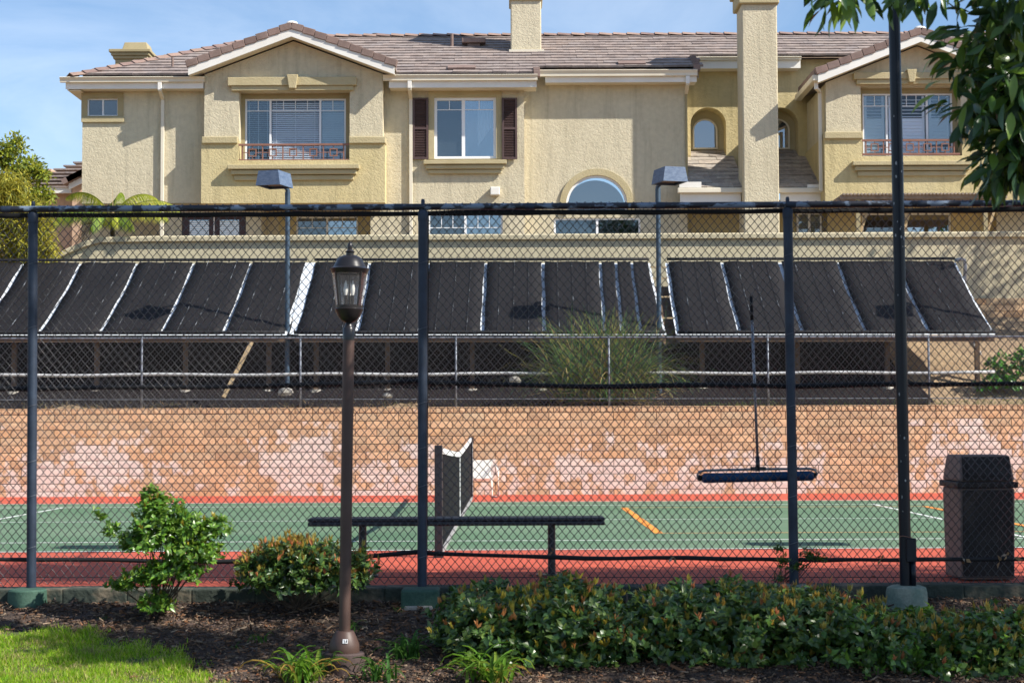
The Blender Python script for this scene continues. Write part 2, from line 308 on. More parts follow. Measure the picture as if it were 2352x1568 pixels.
# split-face block with chalky bloom
def block_mat():
    m = mat('split_face_block', (.62, .44, .275), .95, (.55, .38, .23), 2.5, attr=True, fine=.12, fscale=16, spec=.1, bump=.5, bscale=30, bdist=.012)
    t = m.node_tree; b = t.nodes['Principled BSDF']; src = b.inputs['Base Color'].links[0].from_socket
    geo = [n for n in t.nodes if n.type == 'NEW_GEOMETRY'][0]
    def nz(sc, det, st):
        mp = t.nodes.new('ShaderNodeMapping'); mp.inputs['Scale'].default_value = st; t.links.new(geo.outputs['Position'], mp.inputs[0])
        n = t.nodes.new('ShaderNodeTexNoise'); n.inputs['Scale'].default_value = sc; n.inputs['Detail'].default_value = det; n.inputs['Roughness'].default_value = .6
        t.links.new(mp.outputs[0], n.inputs['Vector']); return n.outputs['Fac']
    big = nz(.42, 3, (1, 1, 1.1)); fin = nz(5.5, 8, (1, 1, .65))
    sx = t.nodes.new('ShaderNodeSeparateXYZ'); t.links.new(geo.outputs['Position'], sx.inputs[0])
    hz = t.nodes.new('ShaderNodeMapRange'); hz.inputs[1].default_value = .55; hz.inputs[2].default_value = 1.4; hz.inputs[3].default_value = .13; hz.inputs[4].default_value = -.08
    t.links.new(sx.outputs['Z'], hz.inputs[0])
    a1 = t.nodes.new('ShaderNodeMath'); a1.operation = 'ADD'; t.links.new(big, a1.inputs[0]); t.links.new(hz.outputs[0], a1.inputs[1])
    a2 = t.nodes.new('ShaderNodeMath'); a2.operation = 'MULTIPLY_ADD'; a2.inputs[1].default_value = .75; t.links.new(fin, a2.inputs[0]); t.links.new(a1.outputs[0], a2.inputs[2])
    def mth(op, a, b_=None, c_=None):
        n = t.nodes.new('ShaderNodeMath'); n.operation = op
        for k, q in enumerate((a, b_, c_)):
            if q is None: continue
            if isinstance(q, (int, float)): n.inputs[k].default_value = q
            else: t.links.new(q, n.inputs[k])
        return n.outputs[0]
    row = mth('FLOOR', mth('MULTIPLY_ADD', sx.outputs['Z'], 1/.1415, -(1.51-10*.1415)/.1415+20)); par = mth('MULTIPLY', mth('MODULO', row, 2), .5)
    col = mth('FLOOR', mth('SUBTRACT', mth('MULTIPLY_ADD', sx.outputs['X'], 1/.397, -.08/.397+60), par))
    cb = t.nodes.new('ShaderNodeCombineXYZ'); t.links.new(row, cb.inputs[0]); t.links.new(col, cb.inputs[1])
    wn = t.nodes.new('ShaderNodeTexWhiteNoise'); wn.noise_dimensions = '3D'; t.links.new(cb.outputs[0], wn.inputs['Vector'])
    a2 = t.nodes.new('ShaderNodeMath'); a2.operation = 'MULTIPLY_ADD'; a2.inputs[1].default_value = .75; t.links.new(fin, a2.inputs[0]); t.links.new(mth('MULTIPLY_ADD', wn.outputs['Value'], .16, mth('SUBTRACT', a1.outputs[0], .08)), a2.inputs[2])
    r = t.nodes.new('ShaderNodeValToRGB'); r.color_ramp.elements[0].position = 1.00; r.color_ramp.elements[1].position = 1.0
    r.color_ramp.elements[0].color = (0,0,0,1); r.color_ramp.elements[1].color = (.72,.72,.72,1); rs_ = mth('MULTIPLY', a2.outputs[0], .8); t.links.new(rs_, r.inputs[0]); r.color_ramp.elements[0].position = .795; r.color_ramp.elements[1].position = .86
    q = t.nodes.new('ShaderNodeMixRGB'); t.links.new(r.outputs[0], q.inputs['Fac']); t.links.new(src, q.inputs['Color1']); q.inputs['Color2'].default_value = (.73, .68, .63, 1)
    t.links.new(q.outputs[0], b.inputs['Base Color']); return m
MT['block'] = block_mat()
# ================================================================== GROUND, COURT
def ground_sheet():
    prof = [(-400, -.5), (-60, -.5), (10, gz(10)), (10.5, gz(10.5)), (11, gz(11)), (11.6, gz(11.6)), (12.2, gz(12.2)), (12.6, gz(12.6)), (13.0, gz(13.0)), (13.32, -.09), (13.42, -.12), (31.55, -.12), (31.75, 1.50),
            (32.6, 1.58), (33.4, 1.72), (34.0, 2.0), (35.0, 2.55), (36.5, 3.1), (37.85, 3.55), (38.2, 4.2), (60, 4.25), (700, 4.25)]
    xs = [-400, -60]+[-16+.5*i for i in range(65)]+[60, 400]
    V = []; F = []; nx = len(xs)
    for j, (y, z) in enumerate(prof):
        for x in xs:
            n = 0
            if 10 < y < 13.1: n = .010*math.sin(x*2.1+y*3)+.008*math.sin(x*5.3-y*2)
            elif 32 < y < 37: n = .03*math.sin(x*2.1+y*3)+.02*math.sin(x*5.3-y*2)
            V.append((x, y, z+n))
    fm = []
    for j in range(len(prof)-1):
        for i in range(nx-1):
            F.append((j*nx+i, j*nx+i+1, (j+1)*nx+i+1, (j+1)*nx+i)); fm.append(0 if prof[j][0] < 13.4 else 1)
    me = bpy.data.meshes.new('ground'); me.from_pydata(V, [], F); me.materials.append(MT['soil']); me.materials.append(MT['dirt'])
    me.polygons.foreach_set('material_index', fm); me.polygons.foreach_set('use_smooth', [True]*len(F)); me.update()
    return tag(link(me, 'ground'), 'brown mulch soil and bare dirt bank', None, None, 'structure')
ground_sheet()
Y0, Y1 = 17.38, 28.353           # doubles sidelines
NX = -0.715                      # net line
court = tag(MB().box(-26, 26, 13.5, 31.42, -.1, 0).build('court', MT['court_red']), 'red painted court apron', None, None, 'structure')
def sheet(name, x0, x1, y0, y1, z, m, label):
    return tag(MB().quad((x0,y0,z),(x1,y0,z),(x1,y1,z),(x0,y1,z)).build(name, m), label, None, None, 'structure')
sheet('playing_surface', NX-11.885, NX+11.885, Y0, Y1, .004, MT['court_green'], 'green tennis court surface')
mk = empty('court_marking', (NX, 22.87, .008), 'painted white and orange court lines', None); mk['kind'] = 'structure'
def mline(name, x0, x1, y0, y1, z, m):
    MB().quad((x0,y0,z),(x1,y0,z),(x1,y1,z),(x0,y1,z)).build(name, m, mk)
for y in (Y0, Y0+1.372, Y1-1.372, Y1): mline('white_line', NX-11.88, NX+11.88, y-.027, y+.027, .008, MT['line_white'])
mline('white_line', NX-6.4, NX+6.4, 22.84, 22.89, .008, MT['line_white'])
for x in (NX-6.4, NX+6.4): mline('white_line', x-.027, x+.027, Y0+1.4, Y1-1.4, .0085, MT['line_white'])
for x in (1.70, 6.30): mline('orange_line', x-.05, x+.05, 19.86, 26.08, .012, MT['line_orange'])
for y in (19.86, 26.06): mline('orange_line', 1.66, 6.34, y-.022, y+.022, .0125, MT['line_orange'])
# kerb beam under the near fence
kb = MB()
n = 60
for i in range(n):
    x0 = -15+30*i/n; x1 = -15+30*(i+1)/n; j = random.uniform(-.012, .012)
    kb.box(x0, x1+.001*(i % 2), 13.27+j, 13.53, -.4, .012+random.uniform(-.006, .006))
tag(kb.build('kerb', MT['kerb'], bevel=.012), 'dark mossy concrete kerb under the near fence', None, None, 'structure')
# ================================================================== BLOCK WALL
WY = 31.4
bw = empty('block_wall', (0, WY, 0), 'long tan split-face block wall with chalky white bloom behind the court', 'wall')
MB().box(-16, 16, WY+.012, WY+.30, -.1, 1.53).build('mortar_core', MT['mortar'], bw)
BL, BH = .397, .1415
def block_mesh(l, h, name, seed, tint):
    r = random.Random(seed); g = .0034; b = MB(); x0, x1, z0, z1 = g, l-g, g, h-g; e = .004
    j = lambda: r.uniform(-.004, .003)
    A = [(x0, .03, z0), (x1, .03, z0), (x1, .03, z1), (x0, .03, z1)]
    Bf = [(x0+e, j(), z0+e), (x1-e, j(), z0+e), (x1-e, j(), z1-e), (x0+e, j(), z1-e)]
    C = (l/2+r.uniform(-.05, .05), -.003+r.uniform(-.006, .003), h/2+r.uniform(-.02, .02))
    fs = [(0,1,5,4),(1,2,6,5),(2,3,7,6),(3,0,4,7),(4,5,8),(5,6,8),(6,7,8),(7,4,8)]
    b.add(A+Bf+[C], fs, tint); return b
tints = [(.86,.84,.82),(1,1,1),(1.06,1.03,.98),(.95,.92,.88),(1.1,1.05,1.0),(1.02,.95,.9),(.92,.95,.95),(1,.9,.8)]
bmeshes = [block_mesh(BL, BH, 'block', s, tints[s]).mesh('block', MT['block']) for s in range(8)]
rest = MB(); cnt = 0
rows = 10; zb = 1.51-rows*BH
for r_ in range(-1, rows):
    for i in range(-38, 39):
        x = i*BL+(.5*BL if r_ % 2 else 0)+.08; z = zb+r_*BH; s = random.randrange(8)
        if cnt < 300 and abs(x+.2) < 5.7:
            o = link(bmeshes[s], 'block', bw); o.location = (x, WY+random.uniform(-.004, .004), z); cnt += 1
        elif abs(x) < 14:
            b = block_mesh(BL, BH, 'b', random.randrange(999), tints[s]); rest.add([(v[0]+x, v[1]+WY, v[2]+z) for v in b.v], b.f, tints[s])
tag(rest.build('block_field', MT['block'], bw), None, None, None, 'stuff')
cmesh = [block_mesh(.1085, .092, 'cap_brick', 20+s, tints[s]) for s in range(6)]
cms = [c.mesh('cap_brick', MT['block']) for c in cmesh]
for i in range(-92, 93):
    o = link(cms[random.randrange(6)], 'cap_brick', bw); o.location = (i*.1085, WY-.006+random.uniform(-.003, .003), 1.512)
MB().box(-16, 16, WY+.012, WY+.32, 1.5305, 1.604).build('cap_core', MT['mortar'], bw)
MB().box(-16, 16, WY-.01, WY+.33, 1.605, 1.620).build('cap_top', MT['block'], bw)
# ================================================================== APARTMENT BUILDING
Ybay, Ylw, YA, YB, YC, Yb2, Ych = 42.25, 42.6, 42.72, 43.2, 44.5, 41.8, 42.0
BASE = 4.25
bd = empty('apartment_building', (0, 42.7, BASE), 'tan stucco apartment building with brown tiled roof and two gabled bays', 'building')
def wall_holes(name, m, parent, X0, X1, Z0, Z1, Y, holes, depth=.14, sides=0.0, top=True, bottom=True):
    xs = sorted({X0, X1, *[h[0] for h in holes], *[h[1] for h in holes]}); zs = sorted({Z0, Z1, *[h[2] for h in holes], *[h[3] for h in holes]})
    b = MB()
    for a, c in zip(xs, xs[1:]):
        for d, e in zip(zs, zs[1:]):
            mx_, mz_ = (a+c)/2, (d+e)/2
            if any(h[0] < mx_ < h[1] and h[2] < mz_ < h[3] for h in holes): continue
            b.quad((a, Y, d), (c, Y, d), (c, Y, e), (a, Y, e))
    D = Y+depth
    for a, c, d, e in holes:
        b.quad((a,Y,d),(a,Y,e),(a,D,e),(a,D,d)); b.quad((c,Y,d),(c,D,d),(c,D,e),(c,Y,e)); 
        if top: b.quad((a,Y,e),(c,Y,e),(c,D,e),(a,D,e))
        if bottom: b.quad((a,Y,d),(a,D,d),(c,D,d),(c,Y,d))
    if sides:
        E = Y+sides
        b.quad((X0,Y,Z0),(X0,Y,Z1),(X0,E,Z1),(X0,E,Z0)); b.quad((X1,Y,Z0),(X1,E,Z0),(X1,E,Z1),(X1,Y,Z1)); b.quad((X0,Y,Z1),(X1,Y,Z1),(X1,E,Z1),(X0,E,Z1)); b.quad((X0,Y,Z0),(X0,E,Z0),(X1,E,Z0),(X1,Y,Z0))
    return b.build(name, m, parent)
def pbox(name, m, parent, x0, y0, x1, y1, Y, depth, bevel=0):
    a, c, d, e = rect(x0, y0, x1, y1, Y)
    return MB().box(a, c, Y, Y+depth, d, e).build(name, m, parent, bevel=bevel)
def window(parent, R, Y, cols=(0, .5, 1), frame=.045, muntin=None, glass='glass', fill='room', blinds=(), screens=(), m='frame'):
    """one window: frame > panes, muntins, blinds, dark room behind"""
    a, c, d, e = R; b = MB(); f = frame; w = c-a
    b.box(a, c, Y, Y+.07, e-f, e); b.box(a, c, Y, Y+.07, d, d+f); b.box(a, a+f, Y+.001, Y+.07, d+f, e-f); b.box(c-f, c, Y+.001, Y+.07, d+f, e-f)
    for t in cols[1:-1]: b.box(a+w*t-f*.6, a+w*t+f*.6, Y+.002, Y+.07, d+f, e-f)
    wo = b.build('window', MT[m], parent)
    for k, (t0, t1) in enumerate(zip(cols, cols[1:])):
        x0 = a+w*t0+(f if t0 == 0 else f*.6); x1 = a+w*t1-(f if t1 == 1 else f*.6); y = Y+.035
        g = glass if isinstance(glass, str) else glass[k]
        MB().box(x0, x1, y, y+.006, d+f, e-f).build('pane', MT[g], wo)
        if muntin:
            mz = e-f-(e-d)*muntin[0]; q = MB(); q.box(x0, x1, y-.012, y-.002, mz-.009, mz+.009)
            nn = muntin[1][k] if isinstance(muntin[1], (list, tuple)) else muntin[1]
            for i in range(1, nn): xx = x0+(x1-x0)*i/nn; q.box(xx-.009, xx+.009, y-.0125, y-.0022, mz+.009, e-f)
            q.build('muntin', MT['frame'], wo)
        if k in blinds:
            q = MB(); n = int((e-d-2*f)/.05)
            for i in range(n):
                z = d+f+.02+i*.05; sag = .004*math.sin(i*.7)
                M_ = Matrix.Translation(((x0+x1)/2, y+.06, z+sag)) @ Matrix.Rotation(math.radians(blinds[k]), 4, 'X')
                q.box(-(x1-x0)/2+.01, (x1-x0)/2-.01, -.024, .024, -.0015, .0015, M_)
            for tt in (.1, .5, .9): xx = x0+(x1-x0)*tt; q.box(xx-.005, xx+.005, y+.03, y+.034, d+f, e-f)
            q.build('blind', MT['blind'], wo)
        if k in screens: MB().box(x0, x1, y+.03, y+.033, d+f, e-f).build('insect_screen', MT['screen'], wo)
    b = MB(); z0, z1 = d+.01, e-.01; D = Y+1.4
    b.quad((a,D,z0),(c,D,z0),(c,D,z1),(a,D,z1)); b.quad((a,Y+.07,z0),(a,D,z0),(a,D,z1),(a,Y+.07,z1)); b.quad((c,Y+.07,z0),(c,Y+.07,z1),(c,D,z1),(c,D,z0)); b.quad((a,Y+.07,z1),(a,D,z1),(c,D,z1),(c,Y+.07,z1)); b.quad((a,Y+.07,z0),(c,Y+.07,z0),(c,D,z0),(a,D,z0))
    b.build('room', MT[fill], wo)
    return wo
R = rect
# --- left wing
a, c, _, top = R(188, 190, 470, 466, Ylw); lo = W(300, 467, Ylw).z
wr = R(200, 226, 271, 267, Ylw)
wall_holes('wall', MT['stucco'], bd, a, c+.2, lo, top+.25, Ylw, [wr])
MB().quad((a, Ylw, lo), (a, Ylw, top+.3), (a, 47, top+.3), (a, 47, lo)).build('side_wall', MT['stucco'], bd)
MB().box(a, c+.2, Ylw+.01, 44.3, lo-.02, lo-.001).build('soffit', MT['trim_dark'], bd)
t = R(187, 213, 284, 279, Ylw)
wall_holes('window_trim', MT['trim_dark'], bd, t[0], t[1], t[2], t[3], Ylw-.03, [wr], .03, .029)
pbox('sill', MT['trim'], bd, 186, 269, 285, 281, Ylw-.06, .028, .008)
window(bd, wr, Ylw+.05, (0, .5, 1), .03, blinds={}, screens=(1,))
# --- ground floor recesses (left)
gtop = W(300, 460, 43).z
wall_holes('wall', MT['stucco'], bd, W(188, 500, 44).x, W(640, 500, 44).x, BASE, gtop+.4, 44.0, [])
dr = R(417, 490, 565, 575, 42.95)
a, c = W(366, 500, 42.95).x, W(600, 500, 42.95).x
wall_holes('wall', MT['stucco'], bd, a, c, BASE, gtop+.3, 42.95, [(dr[0], dr[1], BASE, dr[3])], .1)
MB().quad((c, 42.95, BASE), (c, 44, BASE), (c, 44, gtop), (c, 42.95, gtop)).build('side_wall', MT['stucco'], bd)
dd = MB(); dx0, dx1, dz0, dz1 = dr
fr = MB().box(dx0, dx1, 43.0, 43.05, BASE+.02, dz1).build('french_door', MT['door'], bd)
for k in (0, 1):
    x0 = dx0+(dx1-dx0)*(.12+.47*k); x1 = x0+(dx1-dx0)*.30
    q = MB()
    for i in range(12): q.box(x0, x1, 42.985, 42.992, dz1-.22-i*.05, dz1-.19-i*.05)
    MB().box(x0, x1, 42.993, 42.998, dz1-1.3, dz1-.16).build('pane', MT['glass_blue'], fr); q.build('blind', MT['blind'], fr)
MB().box((dx0+dx1)/2-.012, (dx0+dx1)/2+.012, 42.98, 42.999, BASE, dz1).build('astragal', MT['frame'], fr)
w5 = R(680, 497, 822, 560, 44.0)
wall_holes('wall', MT['stucco_low'], bd, W(590, 500, 44).x, W(884, 500, 44).x+.3, BASE, gtop+.5, 44.001, [w5])
window(bd, w5, 44.05, (0, .5, 1), .04, muntin=(.35, 2), glass=('glass', 'glass_blue'), screens=(0,))
# --- gabled bays
def bay(x0, x1, Y, yc, apex, eL, eR, rec, win, hdr, key, sill, capl, capr, yb, rail_x, style):
    a, b_ = W(x0, yc, Y).x, W(x1, yc, Y).x
    zcap = W((x0+x1)/2, yc, Y).z; zb = W((x0+x1)/2, yb, Y).z
    Yo = Y-.45
    A = W(*apex, Yo); L = W(*eL, Yo); R_ = W(*eR, Yo)                 # underside line of the barge board
    slope = ((A.z-L.z)/(A.x-L.x)+(A.z-R_.z)/(R_.x-A.x))/2
    zL = A.z-slope*(A.x-a)-.02; zR = A.z-slope*(b_-A.x)-.02
    rr = R(*rec, Y); ztop = min(zL, zR)
    wall_holes('wall', MT['stucco'], bd, a, b_, zcap, ztop, Y, [(rr[0], rr[1], zcap, rr[3])], .38, bottom=False)
    MB().quad((a, Y, ztop), (b_, Y, ztop), (b_, Y, zR), (A.x, Y, A.z-.02), (a, Y, zL)).build('gable_wall', MT['stucco'], bd)
    g = .06
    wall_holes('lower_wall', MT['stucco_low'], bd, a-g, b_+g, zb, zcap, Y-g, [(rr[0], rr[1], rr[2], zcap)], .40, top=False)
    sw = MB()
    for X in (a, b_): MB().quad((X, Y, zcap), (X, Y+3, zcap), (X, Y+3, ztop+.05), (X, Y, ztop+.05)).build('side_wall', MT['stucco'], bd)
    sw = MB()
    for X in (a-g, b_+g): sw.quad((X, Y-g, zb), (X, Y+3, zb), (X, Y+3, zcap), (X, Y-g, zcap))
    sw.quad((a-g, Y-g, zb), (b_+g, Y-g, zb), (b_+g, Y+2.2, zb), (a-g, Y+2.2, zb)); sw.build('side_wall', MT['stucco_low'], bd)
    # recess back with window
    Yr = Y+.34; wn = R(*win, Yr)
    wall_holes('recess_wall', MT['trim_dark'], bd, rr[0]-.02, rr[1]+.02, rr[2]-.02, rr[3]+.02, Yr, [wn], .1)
    MB().box(rr[0], rr[1], Y-.02, Yr+.02, rr[2]-.03, rr[2]).build('recess_sill', MT['trim'], bd)
    if style == 0:
        window(bd, wn, Yr+.03, (0, .25, .745, 1), .04, muntin=(.16, (2, 4, 2)), glass=('glass', 'glass_clear', 'glass'), blinds={0: 16, 1: 52, 2: 70}, screens=())
    else:
        window(bd, wn, Yr+.03, (0, .27, .72, 1), .04, muntin=(.16, (2, 4, 2)), glass=('glass', 'glass_clear', 'glass'), blinds={})
        q = MB()
        for k, (t0, t1) in enumerate(((.03, .25), (.30, .70), (.75, .97))):
            x0_, x1_ = wn[0]+(wn[1]-wn[0])*t0, wn[0]+(wn[1]-wn[0])*t1; zz = wn[2]+.06; i = 0; H = wn[3]-wn[2]
            for x in (x0_, x1_-.06): q.box(x, x+.06, Yr+.12, Yr+.15, wn[2]+.04, wn[3]-.05)
            while zz < wn[3]-.1:
                tilt = 78 if zz < wn[2]+H*.62 else 20
                q.box(-(x1_-x0_)/2+.06, (x1_-x0_)/2-.06, -.045, .045, -.005, .005, Matrix.Translation(((x0_+x1_)/2, Yr+.135, zz)) @ Matrix.Rotation(math.radians(tilt), 4, 'X')); zz += .085
        q.build('plantation_shutter', MT['blind'], bd)
    # header with keystone
    h = R(*hdr, Y); hb = MB(); hb.box(h[0], h[1], Y-.17, Y+.0, h[2]+.05, h[3]); hb.box(h[0]+.08, h[1]-.08, Y-.12, Y+.001, h[2]-.07, h[2]+.0495)
    hb.build('header', MT['trim'], bd, bevel=.012)
    k = R(*key, Y-.17); q = .055
    MB().prism([(k[0], k[3]), (k[1], k[3]), (k[1]-q, k[2]), (k[0]+q, k[2])], Y-.24, Y-.0).build('keystone', MT['trim'], bd, bevel=.012)
    # stepped sill
    s = R(*sill, Y-.2); hh = (s[3]-s[2])/3; sb = MB()
    for i in range(3): sb.box(s[0]+.075*i, s[1]-.075*i, Y-.26+.065*i, Y-.05, s[3]-hh*(i+1)+(.012 if i < 2 else 0), s[3]-hh*i-.0015*i)
    sb.build('sill', MT['trim'], bd, bevel=.014)
    for cx0, cx1 in (capl, capr):
        cc = R(cx0, yc-8, cx1, yc+8, Y-.1); MB().box(cc[0], cc[1], Y-.13, Y+.25, cc[2], cc[3]).build('band_course', MT['trim'], bd, bevel=.02)
    # railing
    rl = MB(); Yq = Y-.02; x0r, x1r, yt, ybm = rail_x
    q = R(x0r, yt, x1r, ybm, Yq); ra, rc, rd, re = q
    ro = MB().box(ra, rc, Yq-.03, Yq+.03, re-.05, re).build('railing', MT['brown_metal'], bd)
    MB().box(ra, rc, Yq-.028, Yq+.028, rd, rd+.05).build('bottom_rail', MT['brown_metal'], ro)
    n = 5; w = (rc-ra-.26)/n; mz = (rd+re)/2
    for i in range(n+1):
        x = ra+.12+i*w; MB().box(x-.015, x+.015, Yq-.015, Yq+.015, rd+.05, re-.05).build('baluster', MT['brown_metal'], ro)
    for i in range(n):
        x = ra+.12+(i+.5)*w; s_ = .098; f = .026
        qb = MB().box(x-s_, x+s_, Yq-.016, Yq+.016, mz+s_-f, mz+s_); qb.box(x-s_, x+s_, Yq-.016, Yq+.016, mz-s_, mz-s_+f)
        qb.box(x-s_, x-s_+f, Yq-.0155, Yq+.0155, mz-s_+f, mz+s_-f); qb.box(x+s_-f, x+s_, Yq-.0155, Yq+.0155, mz-s_+f, mz+s_-f)
        qb.box(x-.009, x+.009, Yq-.009, Yq+.009, mz+s_, re-.05); qb.box(x-.009, x+.009, Yq-.009, Yq+.009, rd+.05, mz-s_)
        qb.box(x-w/2+.015, x-s_, Yq-.009, Yq+.009, mz-.009, mz+.009); qb.box(x+s_, x+w/2-.015, Yq-.009, Yq+.009, mz-.009, mz+.009)
        qb.build('square_ornament', MT['brown_metal'], ro)
    # roof over the bay: slabs, barge boards, rake tiles
    u = .21
    for side, E in ((-1, L), (1, R_)):
        n_ = math.hypot(1, slope)
        ex, ez = E.x, A.z-slope*abs(E.x-A.x)
        Yback = Y+3.6
        poly = [(A.x, A.z), (ex, ez), (ex, ez+u), (A.x, A.z+u)]
        MB().prism(poly, Yo, Yo+.045).build('barge_board', MT['white'], bd)
        poly = [(A.x, A.z+u-.05), (ex+side*.02, ez+u-.05), (ex+side*.02, ez+u+.03), (A.x, A.z+u+.03)]
        MB().prism(poly, Yo+.046, Yback).build('roof_slab', MT['tile'], bd)
        poly = [(A.x, A.z+.02), (ex, ez+.02), (ex, ez+.05), (A.x, A.z+.05)]
        MB().prism(poly, Yo+.046, Y+.02).build('gable_soffit', MT['cream'], bd)
        ln = math.hypot(ex-A.x, ez-A.z)+.06; cnt_ = 9; step = ln/cnt_; ang = math.atan(slope)
        for i in range(cnt_):
            tt = (i+.5)*step; mxp = A.x+side*tt*math.cos(ang); mzp = A.z+u+.075-tt*math.sin(ang)
            M_ = Matrix.Translation((mxp, 0, mzp)) @ Matrix.Rotation(side*(ang-.085), 4, 'Y')
            tn = random.choice(((1,1,1),(.9,.88,.88),(1.1,1.06,1.05)))
            tl = MB(); tl.box(-step/2+.004, step/2-.004, Yo-.035+.004*(i % 2), Yo+.20, -.085, .085, M_, tn); tl.build('rake_tile', MT['ridge'], bd, bevel=.012)
    rt = MB().lathe([(0, .0), (.09, .0), (.13, -.02), (.15, -.06)], 12, (A.x, Yo+.12, A.z+u+.19)); rt.build('ridge_flashing', MT['white'], bd, smooth=True)
    for i in range(8):
        y = Yo+.3+i*.38; M_ = Matrix.Translation((A.x, y, A.z+u+.07)) @ Matrix.Rotation(math.radians(2.5), 4, 'X')
        q = MB()
        for sd in (-1, 1): q.add([M_ @ Vector(p) for p in ((0,-.2,.05),(0,.2,.05),(sd*.17,.2,-.03),(sd*.17,-.2,-.03))], ((0,1,2,3),))
        q.build('ridge_tile', MT['ridge'], bd)
    return a, b_, A, L, R_
MT['glass_clear'] = glass_mat('window_glass_clear', .0, (.93, .95, .97))
bay(469, 879, Ybay, 322, (669, 84), (432, 173), (906, 171), (548, 208, 804, 370), (562, 226, 795, 374), (524, 180, 821, 204), (659, 172, 685, 204), (522, 378, 826, 413), (463, 546), (801, 886), 467, (545, 803, 330, 371), 0)
bay(1898, 2335, Yb2, 311, (2116, 96), (1879, 189), (2353, 187), (1977, 196, 2208, 360), (1981, 214, 2189, 366), (1957, 169, 2252, 189), (2082, 160, 2105, 190), (1957, 370, 2236, 403), (1893, 1982), (2206, 2340), 462, (1977, 2205, 320, 357), 1)
# --- section A
aL, aR = W(878, 300, YA).x, W(1204, 300, YA).x; ztA = W(1040, 195, YA).z+.15
wA = R(997, 223, 1140, 366, YA); wA2 = R(983, 487, 1155, 580, YA)
wall_holes('wall', MT['stucco'], bd, aL-.3, aR, BASE, ztA, YA, [wA, wA2], .14)
MB().quad((aR, YA, BASE), (aR, YB+.2, BASE), (aR, YB+.2, ztA), (aR, YA, ztA)).build('side_wall', MT['stucco'], bd)
tA = R(984, 208, 1153, 367, YA); wall_holes('window_trim', MT['trim'], bd, tA[0], tA[1], tA[2], tA[3], YA-.03, [wA], .03, .029)
window(bd, wA, YA+.04, (0, .47, 1), .07, muntin=(.15, 2), glass=('glass', 'glass_blue'), screens=(0,))
cu = MB()
for sx, s0 in ((wA[0]+.12, 1), (wA[1]-.12, -1)):
    for i in range(10):
        x = sx+s0*i*.035; zb_ = wA[3]-.2-i*.09; cu.quad((x, YA+.2+.02*(i % 2), zb_-.55+.04*i), (x+s0*.035, YA+.2+.02*((i+1) % 2), zb_-.55+.04*i), (x+s0*.035, YA+.2+.02*((i+1) % 2), wA[3]-.1), (x, YA+.2+.02*(i % 2), wA[3]-.1))
cu.build('curtain', MT['curtain'], bd)
window(bd, wA2, YA+.04, (0, .5, 1), .05, muntin=(.33, 3), glass=('glass', 'glass_blue'), screens=(0,))
s = R(972, 368, 1164, 399, YA-.15); hh = (s[3]-s[2])/3; sb = MB()
for i in range(3): sb.box(s[0]+.06*i, s[1]-.06*i, YA-.22+.06*i, YA-.031, s[3]-hh*(i+1)+.01, s[3]-hh*i-.0015*i)
sb.build('sill', MT['trim'], bd, bevel=.014)
for x0, x1 in ((948, 984), (1153, 1188)):
    r = R(x0, 224, x1, 367, YA-.07); a, c, d, e = r; f = .05; q = MB(); zm = (d+e)/2
    for z0, z1 in ((d, d+f), (zm-f/2, zm+f/2), (e-f, e)): q.box(a, c, YA-.09, YA-.04, z0, z1)
    q.box(a, a+f, YA-.0895, YA-.0405, d+f, zm-f/2); q.box(c-f, c, YA-.0895, YA-.0405, d+f, zm-f/2); q.box(a, a+f, YA-.0895, YA-.0405, zm+f/2, e-f); q.box(c-f, c, YA-.0895, YA-.0405, zm+f/2, e-f)
    sh = q.build('shutter', MT['shutter'], bd); q = MB(); z = d+f+.02
    while z < e-f-.01:
        if abs(z-zm) > f/2+.012: q.box(-(c-a)/2+f, (c-a)/2-f, -.018, .018, -.003, .003, Matrix.Translation(((a+c)/2, YA-.062, z)) @ Matrix.Rotation(math.radians(38), 4, 'X'))
        z += .042
    q.box(a+f, c-f, YA-.045, YA-.0425, d+f, e-f); q.build('louvre', MT['shutter'], sh)
v = R(1126, 430, 1148, 449, YA-.1); q = MB(); q.box(v[0], v[1], YA-.2, YA-.001, v[2], v[3]); q.build('dryer_vent', MT['white'], bd, bevel=.02)
# --- section B
bL, bR = aR-.1, W(1577, 300, YB).x; ztB = W(1400, 185, YB).z+.15
arcR = R(1300, 402, 1441, 545, YB); wB2 = R(1272, 500, 1472, 600, YB)
def arch_wall(name, m, X0, X1, Z0, Z1, Y, cx, hw, zs, ztop_, depth, holes=(), zbot=None):
    """wall with one arched opening (spring line zs, crown ztop_)"""
    n = 18; b = MB(); zbot = zs if zbot is None else zbot
    b.quad((X0,Y,Z0),(cx-hw,Y,Z0),(cx-hw,Y,Z1),(X0,Y,Z1)); b.quad((cx+hw,Y,Z0),(X1,Y,Z0),(X1,Y,Z1),(cx+hw,Y,Z1))
    P = [(cx-hw*math.cos(math.pi*i/n), zs+(ztop_-zs)*math.sin(math.pi*i/n)) for i in range(n+1)]
    for (xa, za), (xb, zb_) in zip(P, P[1:]):
        b.quad((xa,Y,za),(xb,Y,zb_),(xb,Y,Z1),(xa,Y,Z1)); b.quad((xa,Y,za),(xa,Y+depth,za),(xb,Y+depth,zb_),(xb,Y,zb_))
    for x in (cx-hw, cx+hw): b.quad((x,Y,zbot),(x,Y+depth,zbot),(x,Y+depth,zs),(x,Y,zs))
    if zbot > Z0: b.quad((cx-hw,Y,Z0),(cx+hw,Y,Z0),(cx+hw,Y,zbot),(cx-hw,Y,zbot)); b.quad((cx-hw,Y,zbot),(cx-hw,Y+depth,zbot),(cx+hw,Y+depth,zbot),(cx+hw,Y,zbot))
    return b.build(name, m, bd), P
